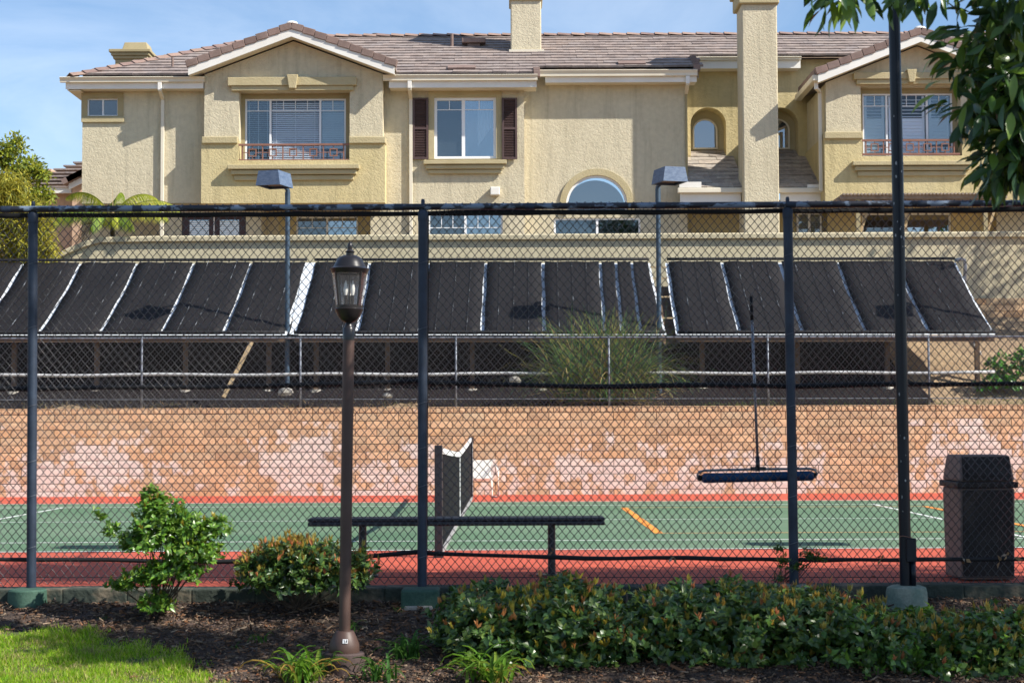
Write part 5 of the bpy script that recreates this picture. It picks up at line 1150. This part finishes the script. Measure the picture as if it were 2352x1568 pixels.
shrub('hawthorn_shrub', 'rightmost sunlit shrub of the hedge, in front of the round pole footing', 'shrub', g_(2160, 1555),
      [(1990, 1475, 120, 80), (2140, 1490, 150, 80), (2290, 1485, 130, 80), (2430, 1480, 120, 80), (2200, 1548, 240, 42)], 11.85, .66, 27000, .057, .038, GREEN_DARK+GREEN_MID[:2], .22, TIPS+[(.40, .34, .06)], 6, 'hawthorn shrubs along the fence', 14)
shrub('fence_sapling', 'thin straggly sapling growing up against the right fence post', 'sapling', g_(1782, 1352),
      [(1790, 1262, 16, 20), (1800, 1295, 20, 18), (1860, 1275, 26, 18), (1835, 1300, 22, 14), (1885, 1285, 14, 14), (1790, 1325, 16, 14)], 13.18, .07, 520, .034, .016, GREEN_DARK+[(.06, .10, .025)], .05, TIPS, 5, None, 16)
shrub('green_bush', 'bright green bush on the dirt bank past the right solar rack', 'bush', (W(2330, 900, 33.6).x, 33.6, 1.9),
      [(2290, 855, 40, 45), (2350, 850, 60, 50), (2420, 840, 60, 60), (2300, 885, 60, 25)], 33.6, .5, 4500, .07, .05, [(.06, .22, .02), (.045, .17, .02), (.08, .26, .03)], 0, TIPS, 5, None, 10)
# branch showing under the hedge
bb0 = W(1205, 1500, 11.95); bt_ = MB(); bt_.tube([W(1140, 1520, 12.0), W(1230, 1480, 11.92), W(1270, 1455, 11.9), W(1330, 1450, 11.95), W(1370, 1420, 12.0)], [.013, .014, .011, .008, .004], 7); bt_.tube([W(1270, 1455, 11.9), W(1280, 1420, 11.95)], [.007, .003], 6)
tag(bt_.build('bare_branch', mat('grey_bark', (.30, .25, .22), .9, (.22, .18, .15), 20), None, smooth=True), 'bare grey forked branch at the front of the hedge', 'branch')
# ---- day lilies
def blade_mesh(seed, cols):
    r = random.Random(seed); b = MB(); n = 7; L = 1.0; th = r.uniform(.8, 1.7); p = Vector((0, 0, 0)); w0 = .035; a = math.radians(r.uniform(50, 84)); pts = []
    for i in range(n+1):
        pts.append(p.copy()); p = p+Vector((math.cos(a), 0, math.sin(a)))*(L/n); a -= th*(.10+.42*i/n)
    c = r.choice(cols)
    for i in range(n):
        wa, wb = [w0*(1-(q/n)**2.2)*(0.75 if q == 0 else 1)+.001 for q in (i, i+1)]
        A, B = pts[i], pts[i+1]; dn = Vector((0, 0, -.012))
        b.add([A+Vector((0, -wa, .006)), A+dn, A+Vector((0, wa, .006)), B+Vector((0, -wb, .006)), B+dn, B+Vector((0, wb, .006))], ((0,1,4,3),(1,2,5,4)), c)
    return b.mesh('leaf', MT['grass'], True)
LILY_LIT = [(.10, .22, .02), (.13, .26, .02), (.08, .18, .025), (.17, .25, .03)]; LILY_SHADED = [(.05, .14, .025), (.065, .16, .02), (.045, .12, .02), (.10, .17, .03)]  # sun and shade put into leaf colour: bright set lit, dark set shaded
bm_l = [blade_mesh(s, LILY_LIT) for s in range(8)]+[blade_mesh(50, [(.34, .24, .05)])]; bm_d = [blade_mesh(20+s, LILY_SHADED) for s in range(8)]
def lily(px, py, L, n, lit, label):
    g = ground_at(px, py); t = empty('day_lily', g, label, 'plant', 'strappy plants in the mulch')
    for i in range(n):
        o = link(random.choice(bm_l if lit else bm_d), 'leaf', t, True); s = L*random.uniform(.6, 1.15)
        o.location = (random.gauss(0, L*.16), random.gauss(0, L*.12), -.01); o.rotation_euler = (0, 0, random.uniform(0, 6.28)); o.scale = (s, s*random.uniform(.8, 1.1), s)
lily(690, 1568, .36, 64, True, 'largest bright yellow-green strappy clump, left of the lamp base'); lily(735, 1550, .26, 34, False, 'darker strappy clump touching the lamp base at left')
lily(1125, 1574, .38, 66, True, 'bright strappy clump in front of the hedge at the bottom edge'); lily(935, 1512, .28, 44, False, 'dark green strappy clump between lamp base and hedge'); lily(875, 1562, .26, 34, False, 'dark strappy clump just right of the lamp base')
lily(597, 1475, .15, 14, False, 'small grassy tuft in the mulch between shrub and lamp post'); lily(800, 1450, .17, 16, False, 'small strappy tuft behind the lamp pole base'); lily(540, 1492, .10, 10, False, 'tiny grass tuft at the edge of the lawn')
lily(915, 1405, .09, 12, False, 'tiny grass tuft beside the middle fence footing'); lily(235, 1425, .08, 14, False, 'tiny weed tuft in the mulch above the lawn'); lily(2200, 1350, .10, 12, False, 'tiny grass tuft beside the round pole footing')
# ---- ornamental grass on the wall
og = empty('ornamental_grass', W(1385, 918, 32.3), 'large clump of arching ornamental grass on top of the block wall', 'grass clump')
nb_ = 2000; az = rng.uniform(0, 2*np.pi, nb_); Lb = rng.uniform(.8, 1.95, nb_); lean_ = rng.uniform(.06, .95, nb_); c0 = np.array([*W(1385, 922, 32.3)]); nsg = 7
pts_ = []; th0 = np.pi/2-lean_*.85; p = np.tile(c0, (nb_, 1))+np.stack([rng.normal(0, .30, nb_), rng.normal(0, .12, nb_), np.zeros(nb_)], 1)
for i in range(nsg+1):
    pts_.append(p.copy()); th = th0-lean_*(i/nsg)**1.4*2.3+rng.normal(0, .16, nb_); p = p+(Lb/nsg)[:, None]*np.stack([np.cos(az)*np.cos(th)*1.2, np.sin(az)*np.cos(th)*.55, np.sin(th)], 1)
sd = np.stack([-np.sin(az), np.cos(az), np.zeros(nb_)], 1)*.6+np.stack([np.cos(az)*0+.6, np.zeros(nb_), np.zeros(nb_)], 1); sd = norm(sd); Vg = []; wds = [.009, .009, .0085, .008, .007, .006, .004, .001]
for i in range(nsg+1): Vg.append(pts_[i]-sd*wds[i]); Vg.append(pts_[i]+sd*wds[i])
Vg = np.stack(Vg, 1).reshape(-1, 3); K = 2*(nsg+1); f = np.array([(2*i, 2*i+1, 2*i+3, 2*i+2) for i in range(nsg)]); Fg = (f[None]+(np.arange(nb_)*K)[:, None, None]).reshape(-1, 4)
tag(npmesh('blades', Vg, Fg, np.repeat(pal([(.085, .19, .075), (.12, .23, .09), (.06, .13, .06), (.26, .28, .08), (.30, .25, .11)], nb_, .25), nsg, 0), MT['grass'], og), None, None, None, 'stuff')
n = 500; P = np.tile(c0, (n, 1))+np.stack([rng.normal(0, .42, n), rng.uniform(-.25, .2, n), rng.uniform(-.02, .25, n)], 1); D = np.stack([np.sign(P[:, 0]-c0[0])*rng.uniform(.1, 1.2, n), rng.normal(-.25, .4, n), rng.uniform(-.35, .5, n)], 1)
V, F = leaves(BLADE_V, BLADE_F, P, D, norm(rng.normal(size=(n, 3))), rng.uniform(.25, .65, n), rng.uniform(.006, .014, n)); tag(npmesh('thatch', V, F, np.repeat(pal([(.30, .21, .11), (.22, .15, .08), (.36, .27, .15)], n), len(BLADE_F), 0), MT['grass'], og), None, None, None, 'stuff')
# dry weeds along the wall top
n = 5200; X = rng.uniform(-11, 11, n); Yw = rng.uniform(31.78, 33.3, n); P = np.stack([X, Yw, np.interp(Yw, [31.75, 32.6, 33.4], [1.58, 1.60, 1.74])], 1); D = np.stack([rng.normal(0, 1, n), rng.normal(-.2, .5, n), rng.uniform(.1, 1.1, n)], 1)
V, F = leaves(BLADE_V, BLADE_F, P, D, norm(rng.normal(size=(n, 3))), rng.uniform(.04, .14, n), rng.uniform(.006, .014, n))
cc = np.where((X > 3.2)[:, None], pal([(.10, .15, .03), (.16, .15, .05), (.07, .12, .03)], n), pal([(.36, .27, .14), (.28, .2, .11), (.12, .13, .05)], n))
tag(npmesh('wall_top_weeds', V, F, np.repeat(cc, len(BLADE_F), 0), MT['grass']), 'dry weeds and litter along the top of the block wall', 'weeds', None, 'stuff')
# ---- palm
pb = W(258, 502, 38.55); pm = empty('palm', (pb.x, 38.55, 3.3), 'small feather palm drooping over the terrace wall at left', 'palm')
MB().tube([(pb.x, 38.55, 4.0), (pb.x+.05, 38.55, 4.2), (pb.x, 38.55, pb.z-.1)], [.12, .08, .05], 10).build('trunk', MT['bark'], pm, smooth=True)
def frond(az_, el, L, droop, w, colr, seed):
    r = np.random.default_rng(seed); n = 16; p = Vector((pb.x, 38.55, pb.z-.05)); a = el; sp_ = []
    for i in range(n+1):
        sp_.append(p.copy()); p = p+Vector((math.cos(az_)*math.cos(a), math.sin(az_)*math.cos(a), math.sin(a)))*(L*1.18/n); a -= droop*(.4+1.2*i/n)/n
    b = MB(); b.tube(sp_, [.014*(1-.8*i/n)+.002 for i in range(n+1)], 5, cap=False, col=(.20, .22, .05)); side = Vector((-math.sin(az_), math.cos(az_), 0))
    V0 = [b]; P = []; D = []; LL = []
    for i in range(60):
        t = .10+.89*i/59; k = min(int(t*n), n-1); q = sp_[k].lerp(sp_[k+1], t*n-k); fw = (sp_[k+1]-sp_[k]).normalized()
        for s in (-1, 1):
            d = side*s*.6+fw*.55+Vector((0, 0, -.45-1.0*t*r.uniform(.7, 1.2))); P.append(q); D.append(d); LL.append(w*(math.sin(math.pi*min(1, .12+t*.86))**.6)*r.uniform(.9, 1.1))
    P = np.array([tuple(q) for q in P]); D = np.array([tuple(q) for q in D]); V, F = leaves(BLADE_V, BLADE_F, P, D, np.tile(np.array([[0, 0, 1.]]), (len(P), 1)), np.array(LL), np.full(len(P), .024))
    fr = npmesh('frond', V, F, np.repeat(pal(colr, len(P), .12), len(BLADE_F), 0), MT['grass'], pm); rb = b.build('rachis', MT['grass'], fr)
PG = [(.19, .28, .04), (.23, .30, .04), (.15, .24, .045)]; PYl = [(.32, .36, .045), (.26, .32, .045), (.40, .40, .06)]
for i, (a_, e_, L_2, dr_, w_, c_) in enumerate(((2.95, 1.15, 1.25, 2.0, .36, PYl), (.35, 1.2, 1.15, 2.1, .34, PYl), (.05, .75, 1.45, 1.7, .52, PYl), (-.35, .55, 1.35, 1.6, .5, PYl), (3.3, .6, 1.35, 1.6, .5, PG), (2.7, .7, 1.3, 1.8, .45, PG), (-2.7, .5, 1.25, 1.7, .5, PG), (-1.35, .45, .9, 2.0, .42, PYl), (-1.9, .35, .9, 2.0, .42, PG), (-.9, .3, 1.0, 1.6, .45, PG), (1.5, 1.3, 1.0, 1.6, .4, PG))): frond(a_, e_, L_2, dr_, w_, c_, i)
MB().tube([(pb.x+.02, 38.55, pb.z-.1), (pb.x, 38.55, W(255, 435, 38.55).z)], [.012, .004], 5).build('spear_leaf', MT['wood_light'], pm)
dq = MB()
for i in range(40): dq.tube([pb+Vector((-.12, 0, -.05)), pb+Vector((random.uniform(-.75, -.35), random.uniform(-.1, .1), random.uniform(-.25, .0))), pb+Vector((random.uniform(-1.05, -.6), random.uniform(-.15, .15), random.uniform(-.95, -.5)))], [.006, .004, .002], 4, cap=False)
dq.build('dead_frond', mat('dead_frond', (.20, .14, .10), .9), pm)
# ---- trees
def tree(name, label, base, trunk_top, blobs, nleaf, L, Wd, palette, mat_='leaf_far', clump=34, spread=.28, droop=.2, tr=.12, group=None, split=None, tv=LEAF_V, tf=LEAF_F, limbs=14, branch_mat='bark', wexp=.75):
    """blobs: (x,y,z,rx,ry,rz). leaves sit in clumps at twig ends; limbs run from the trunk to the clumps"""
    t = empty(name, base, label, 'tree', group); B = np.array(blobs, float); vol = B[:, 3:].prod(1)**wexp; nc = max(6, nleaf//clump)
    k = rng.choice(len(B), nc, p=vol/vol.sum()); d = norm(rng.normal(size=(nc, 3))); c = B[k, :3]+d*B[k, 3:]*(rng.random(nc)**(1/2.2))[:, None]
    P = np.repeat(c, clump, 0); N = len(P); od = norm(rng.normal(size=(N, 3))); P = P+od*spread*rng.random(N)[:, None]**.7*np.array([1, 1, .75])
    D = norm(od+rng.normal(0, .5, (N, 3))+np.array([0, 0, -droop])); nr = norm(np.array([0, 0, 1.])+rng.normal(0, .6, (N, 3)))
    LL = L*rng.uniform(.7, 1.2, N); WW = Wd*rng.uniform(.8, 1.2, N); cols = pal(palette, N, .22)
    if split is not None:
        idx = split(P); idx = idx[:300]; keep = np.ones(N, bool); keep[idx] = False
        vm = []
        for s_ in range(10):
            V, F = leaves(tv, tf, np.zeros((1, 3)), np.array([[0, 1., 0]]), np.array([[0, 0, 1.]]), np.array([1.]), np.array([Wd/L*rng.uniform(.85, 1.15)])); b = MB(); b.add([tuple(v) for v in V], [tuple(q) for q in F], tuple(pal(palette, 1, .22)[0])); vm.append(b.mesh('leaf', MT[mat_], True))
        for i in idx:
            o = link(vm[random.randrange(10)], 'leaf', t, True); dd = Vector(D[i]).normalized(); x = dd.cross(Vector(nr[i])).normalized(); n_ = x.cross(dd); s_ = LL[i]
            M_ = Matrix((( x.x, dd.x, n_.x), (x.y, dd.y, n_.y), (x.z, dd.z, n_.z))).to_4x4(); M_ = Matrix.Translation(Vector(P[i])-Vector(base)) @ M_ @ Matrix.Scale(s_, 4); o.matrix_basis = M_
        P, D, nr, LL, WW, cols = P[keep], D[keep], nr[keep], LL[keep], WW[keep], cols[keep]
    V, F = leaves(tv, tf, P, D, nr, LL, WW); tag(npmesh('crown', V, F, np.repeat(cols, len(tf), 0), MT[mat_], t), None, None, None, 'stuff')
    b = MB(); tb, tt = Vector(base), Vector(trunk_top); b.tube([tb-Vector((0, 0, .3)), tb.lerp(tt, .5)+Vector((.05, .03, 0)), tt], [tr*1.3, tr, tr*.7], 10); b.build('trunk', MT[branch_mat], t, smooth=True)
    q = MB()
    for i in rng.choice(nc, min(limbs, nc), replace=False):
        e = Vector(c[i]); s_ = tb.lerp(tt, random.uniform(.6, 1)); m1 = s_.lerp(e, .5)+Vector((0, 0, .12*(e-s_).length)); q.tube([s_, m1, e], [tr*.42, tr*.25, tr*.06], 6, cap=False)
    q.build('limbs', MT[branch_mat], t)['kind'] = 'stuff'
    return t
def pxblob(px, py, Y, rx, ry, rz): p = W(px, py, Y); s = Y/FD; return (p.x, Y, p.z, rx*s, ry, rz*s)
yb = W(50, 470, 39.5)
tree('broadleaf_tree', 'tall open-crowned tree with yellow-green leaves at the left edge', (yb.x, 39.5, 4.2), (yb.x, 39.5, W(50, 400, 39.5).z), [pxblob(55, 390, 39.5, 45, .5, 35), pxblob(45, 330, 39.5, 22, .3, 22), pxblob(10, 360, 39.5, 28, .4, 40), pxblob(95, 395, 39.5, 22, .3, 22), pxblob(100, 450, 39.5, 28, .3, 18), pxblob(70, 440, 39.5, 40, .4, 20), pxblob(-30, 400, 39.5, 40, .5, 60)], 4400, .12, .055, [(.27, .32, .03), (.18, .23, .03), (.12, .17, .035), (.34, .34, .04)], clump=20, spread=.16, tr=.05, group='trees at the left edge', limbs=22)
yb = W(20, 520, 37.2)
tree('golden_conifer', 'golden feathery conifer behind the fence at the left edge', (yb.x, 37.2, 3.3), (yb.x, 37.2, W(20, 440, 37.2).z), [pxblob(20, 440, 37.2, 55, .5, 45), pxblob(-20, 520, 37.2, 70, .6, 80), pxblob(70, 510, 37.2, 60, .5, 60), pxblob(60, 570, 37.2, 70, .5, 45), pxblob(-60, 430, 37.2, 50, .5, 60)], 17000, .18, .028, [(.34, .32, .04), (.27, .27, .04), (.17, .19, .035), (.42, .38, .05)], clump=30, spread=.22, droop=.7, tr=.07, group='trees at the left edge', tv=BLADE_V, tf=BLADE_F)
# near tree whose branch hangs into the top right corner
TL_V = np.array([(0,0,0),(-.34,.22,.04),(0,.25,0),(.34,.22,.04),(-.5,.5,.06),(0,.52,0),(.5,.5,.06),(-.36,.76,.01),(0,.78,-.03),(.36,.76,.01),(0,1.06,-.12)], np.float32)
TL_F = np.array([(0,2,1),(0,3,2),(1,2,5),(1,5,4),(2,3,6),(2,6,5),(4,5,8),(4,8,7),(5,6,9),(5,9,8),(7,8,10),(8,9,10)], np.int32)
def in_frame(P):
    px = CX+P[:, 0]*FD/P[:, 1]; py = 978-(P[:, 2]-CAMH)*FD/P[:, 1]
    m_ = (px > 1800) & (px < 2400) & (py > -30) & (py < 470); return np.where(m_)[0]
NTP = [(.034, .085, .020), (.048, .115, .022), (.028, .068, .022), (.085, .165, .022), (.14, .22, .025)]
tree('broadleaf_tree', 'dark green long-leaved tree hanging into the top right corner', (4.9, 7.6, -.5), (4.6, 7.7, 3.2),
     [pxblob(2290, 60, 8.0, 120, .45, 95), pxblob(2300, 210, 8.0, 95, .35, 80), pxblob(2335, 330, 8.0, 55, .3, 60), pxblob(2310, 385, 8.0, 24, .15, 26), pxblob(2390, 250, 8.1, 110, .4, 130), pxblob(1930, -14, 7.9, 55, .12, 16), pxblob(2100, -30, 7.9, 90, .15, 26), (3.7, 7.9, 3.9, .9, .8, .9), (4.9, 7.6, 4.4, 1.3, 1.1, 1.0)],
     6300, .125, .042, NTP, 'leaf', wexp=.42, clump=12, spread=.15, droop=.75, tr=.13, split=in_frame, tv=TL_V, tf=TL_F, limbs=60, group='shade trees around the lawn')
SHP = [(.035, .085, .02), (.05, .11, .022)]
tree('shade_tree', 'tall shade tree beside the court, outside the picture at right', (8.2, 10.0, -.5), (8.0, 10.0, 5.5),
     [(7.6, 10.3, 6.6, 1.8, 1.5, 1.0), (10.0, 10.6, 6.8, 1.8, 1.6, 1.1), (8.8, 9.9, 8.3, 1.9, 1.2, 1.0), (6.6, 10.3, 9.6, 1.6, .9, .9), (5.0, 10.4, 10.2, 1.5, .8, .9), (8.4, 10.2, 10.6, 1.7, .8, .9), (6.2, 9.2, 6.4, .8, .6, .5), (3.4, 9.45, 5.1, .8, .36, .3), (3.9, 9.5, 5.2, .8, .36, .3), (2.9, 9.6, 5.0, .5, .25, .25), (3.6, 9.4, 5.3, .7, .3, .3), (8.9, 8.5, 6.0, 1.9, .8, .7)], 27000, .17, .07, SHP, 'leaf', clump=30, spread=.42, tr=.2, group='shade trees around the lawn')
tree('shade_tree', 'bank tree shading the terrace wall, outside the picture at right', (14.6, 35.4, 3), (14.4, 35.4, 6.5),
     [(14.0, 35.3, 8.6, 1.5, 1.0, 1.3), (13.2, 35.0, 7.4, .8, .6, .8), (15.6, 35.2, 8.4, 1.6, 1.0, 1.6)], 2600, .2, .09, SHP, 'leaf_far', clump=16, spread=.5, tr=.15, group='shade trees around the lawn')
tree('shade_tree', 'tall tree standing on the lawn far behind the viewer', (7.5, -18, -.5), (7.5, -18, 9), [(7.6, -18, 10.6, 2.4, 1.6, 1.6), (9.0, -18, 12.6, 1.8, 1.5, 1.6), (7.2, -18, 8.6, 1.6, 1.2, 1.2)], 4500, .26, .10, [(.05, .11, .022), (.035, .085, .02)], 'leaf_far', clump=24, spread=.5, tr=.2, group='shade trees around the lawn')
# ================================================================== LAWN AND MULCH
edge = [ground_at(px, py) for px, py in ((-700, 1446), (0, 1446), (150, 1452), (280, 1468), (370, 1497), (450, 1538), (470, 1575))]
poly = [(e.x, e.y) for e in edge]+[(-.9, 9.5), (-1.2, 6), (-12, 6), (-12, 12.9)]
vs = []; 
def inpoly(x, y):
    c = False; n = len(poly); j = n-1
    for i in range(n):
        xi, yi = poly[i]; xj, yj = poly[j]
        if (yi > y) != (yj > y) and x < (xj-xi)*(y-yi)/(yj-yi)+xi: c = not c
        j = i
    return c
def gzn(x, y): return gz(y)+(1.0)*((.010*math.sin(x*2.1+y*3)+.008*math.sin(x*5.3-y*2)) if 10.2 < y < 13.0 else 0)
lw = MB(); nx_, ny_ = 90, 60
xs_ = np.linspace(-8, -1.0, nx_); ys_ = np.linspace(8.5, 12.95, ny_)
for i in range(nx_-1):
    for j in range(ny_-1):
        if inpoly((xs_[i]+xs_[i+1])/2, (ys_[j]+ys_[j+1])/2): lw.quad(*[(x, y, gzn(x, y)+.012) for x, y in ((xs_[i], ys_[j]), (xs_[i+1], ys_[j]), (xs_[i+1], ys_[j+1]), (xs_[i], ys_[j+1]))])
tag(lw.build('lawn', MT['turf']), 'sunlit patch of lawn at bottom left', None, None, 'structure')
Xg = rng.uniform(-4.4, -1.2, 130000); Yg = rng.uniform(10.9, 12.95, 130000)
pn = np.array(poly); inside = np.zeros(len(Xg), bool); j = len(pn)-1
jx = Xg+rng.normal(0, .05, len(Xg))+.05*np.sin(Yg*23)+.04*np.sin(Xg*31); jy = Yg+rng.normal(0, .05, len(Xg))+.06*np.sin(Xg*17)+.04*np.sin(Xg*41)
for i in range(len(pn)):
    xi, yi = pn[i]; xj, yj = pn[j]; cnd = (yi > jy) != (yj > jy)
    with np.errstate(divide='ignore', invalid='ignore'): inside ^= cnd & (jx < (xj-xi)*(jy-yi)/(yj-yi)+xi)
    j = i
patch = np.sin(Xg*9+Yg*4)+np.sin(Xg*4.1-Yg*11)+rng.normal(0, .6, len(Xg))
inside &= patch > -1.5
Xg, Yg, patch = Xg[inside], Yg[inside], patch[inside]; n = len(Xg); Zg = np.array([gzn(x, y) for x, y in zip(Xg, Yg)])+.008
D = np.stack([rng.normal(0, .45, n), rng.normal(0, .45, n), np.ones(n)], 1)
V, F = leaves(BLADE_V, BLADE_F, np.stack([Xg, Yg, Zg], 1), D, norm(rng.normal(size=(n, 3))*np.array([1, 1, .2])), rng.uniform(.012, .05, n)*(1+.35*np.clip(patch, -1, 1.5)), rng.uniform(.004, .008, n))
dry = (np.sin(Xg*7.3+1)*np.sin(Yg*15.1)+rng.normal(0, .35, n)) > .85
cols = pal([(.20, .37, .015), (.25, .42, .02), (.15, .31, .02), (.31, .41, .03), (.42, .38, .14)], n, .25)
cols[dry] = pal([(.40, .33, .16), (.30, .26, .10), (.22, .26, .06)], int(dry.sum()), .2)
tag(npmesh('grass', V, F, np.repeat(cols, len(BLADE_F), 0), MT['grass']), 'short green lawn grass at bottom left', 'grass', None, 'stuff')
# bark mulch
n = 42000; X = rng.uniform(-4.8, 4.8, n); Y = rng.uniform(10.6, 13.26, n); keep = np.array([not inpoly(x, y) for x, y in zip(X, Y)]) | (rng.random(n) < .02); X, Y = X[keep], Y[keep]; n = len(X)
Z = np.array([gzn(x, y) for x, y in zip(X, Y)])+rng.uniform(.0, .022, n)
D = np.stack([rng.normal(size=n), rng.normal(size=n), rng.normal(0, .22, n)], 1); CH_V = np.array([(-.5,0,0),(.5,.05,.02),(.45,1,.05),(-.4,.95,0),(-.5,0,-.12),(.5,.05,-.1),(.45,1,-.08),(-.4,.95,-.12)], np.float32); CH_F = np.array([(0,1,2,3),(0,4,5,1),(1,5,6,2),(2,6,7,3),(3,7,4,0)], np.int32)
V, F = leaves(CH_V, CH_F, np.stack([X, Y, Z], 1), D, np.array([0, 0, 1.])+rng.normal(0, .35, (n, 3)), rng.gamma(2.0, .011, n)+.008, rng.uniform(.004, .015, n))
cols = pal([(.105, .065, .042), (.075, .048, .034), (.15, .10, .065), (.055, .038, .03), (.24, .18, .125), (.19, .095, .05), (.12, .085, .07)], n, .25)
tag(npmesh('bark_mulch', V, F, np.repeat(cols, len(CH_F), 0), MT['chipwood']), 'loose bark mulch covering the planting bed', 'mulch', None, 'stuff')
# dry leaves caught on the ground and fence
n = 420; X = rng.uniform(-4.5, 4.5, n); Y = rng.uniform(10.8, 13.2, n); P = np.stack([X, Y, np.array([gzn(x, y) for x, y in zip(X, Y)])+.02], 1)
V, F = leaves(LEAF_V, LEAF_F, P, rng.normal(size=(n, 3))*np.array([1, 1, .25]), np.array([0, 0, 1.])+rng.normal(0, .4, (n, 3)), rng.uniform(.03, .075, n), rng.uniform(.015, .04, n))
tag(npmesh('fallen_leaves', V, F, np.repeat(pal([(.20, .085, .035), (.26, .14, .06), (.30, .22, .14), (.14, .065, .035)], n), len(LEAF_F), 0), MT['leaf_far']), 'dry brown leaves scattered over the mulch', 'leaves', None, 'stuff')
n = 110; X = rng.uniform(-6, 6, n); Y = 13.6+rng.gamma(1.2, .45, n); V, F = leaves(LEAF_V, LEAF_F, np.stack([X, Y, np.full(n, .012)], 1), rng.normal(size=(n, 3))*np.array([1, 1, .1]), np.array([0, 0, 1.])+rng.normal(0, .3, (n, 3)), rng.uniform(.03, .07, n), rng.uniform(.015, .035, n))
tag(npmesh('court_leaves', V, F, np.repeat(pal([(.20, .085, .035), (.26, .14, .06), (.30, .22, .14), (.14, .065, .035)], n), len(LEAF_F), 0), MT['leaf_far']), 'dry leaves blown along the court edge inside the fence', 'leaves', None, 'stuff')
wts = [(1548, 1283), (2020, 1283), (2070, 1288), (2090, 1284), (2215, 1287), (2310, 1278), (2330, 1284), (1265, 1271), (2300, 1290)]
P = np.array([[*W(px+random.uniform(-6, 6), py+random.uniform(-5, 3), FY+.02)] for px, py in wts for _ in range(3)]); n = len(P)
V, F = leaves(LEAF_V, LEAF_F, P, rng.normal(size=(n, 3)), rng.normal(size=(n, 3)), rng.uniform(.03, .07, n), rng.uniform(.02, .035, n))
tag(npmesh('caught_leaves', V, F, np.repeat(pal([(.30, .20, .10), (.42, .36, .28), (.22, .12, .06)], n), len(LEAF_F), 0), MT['leaf_far']), 'dry leaves caught along the bottom of the near fence', 'leaves', None, 'stuff')
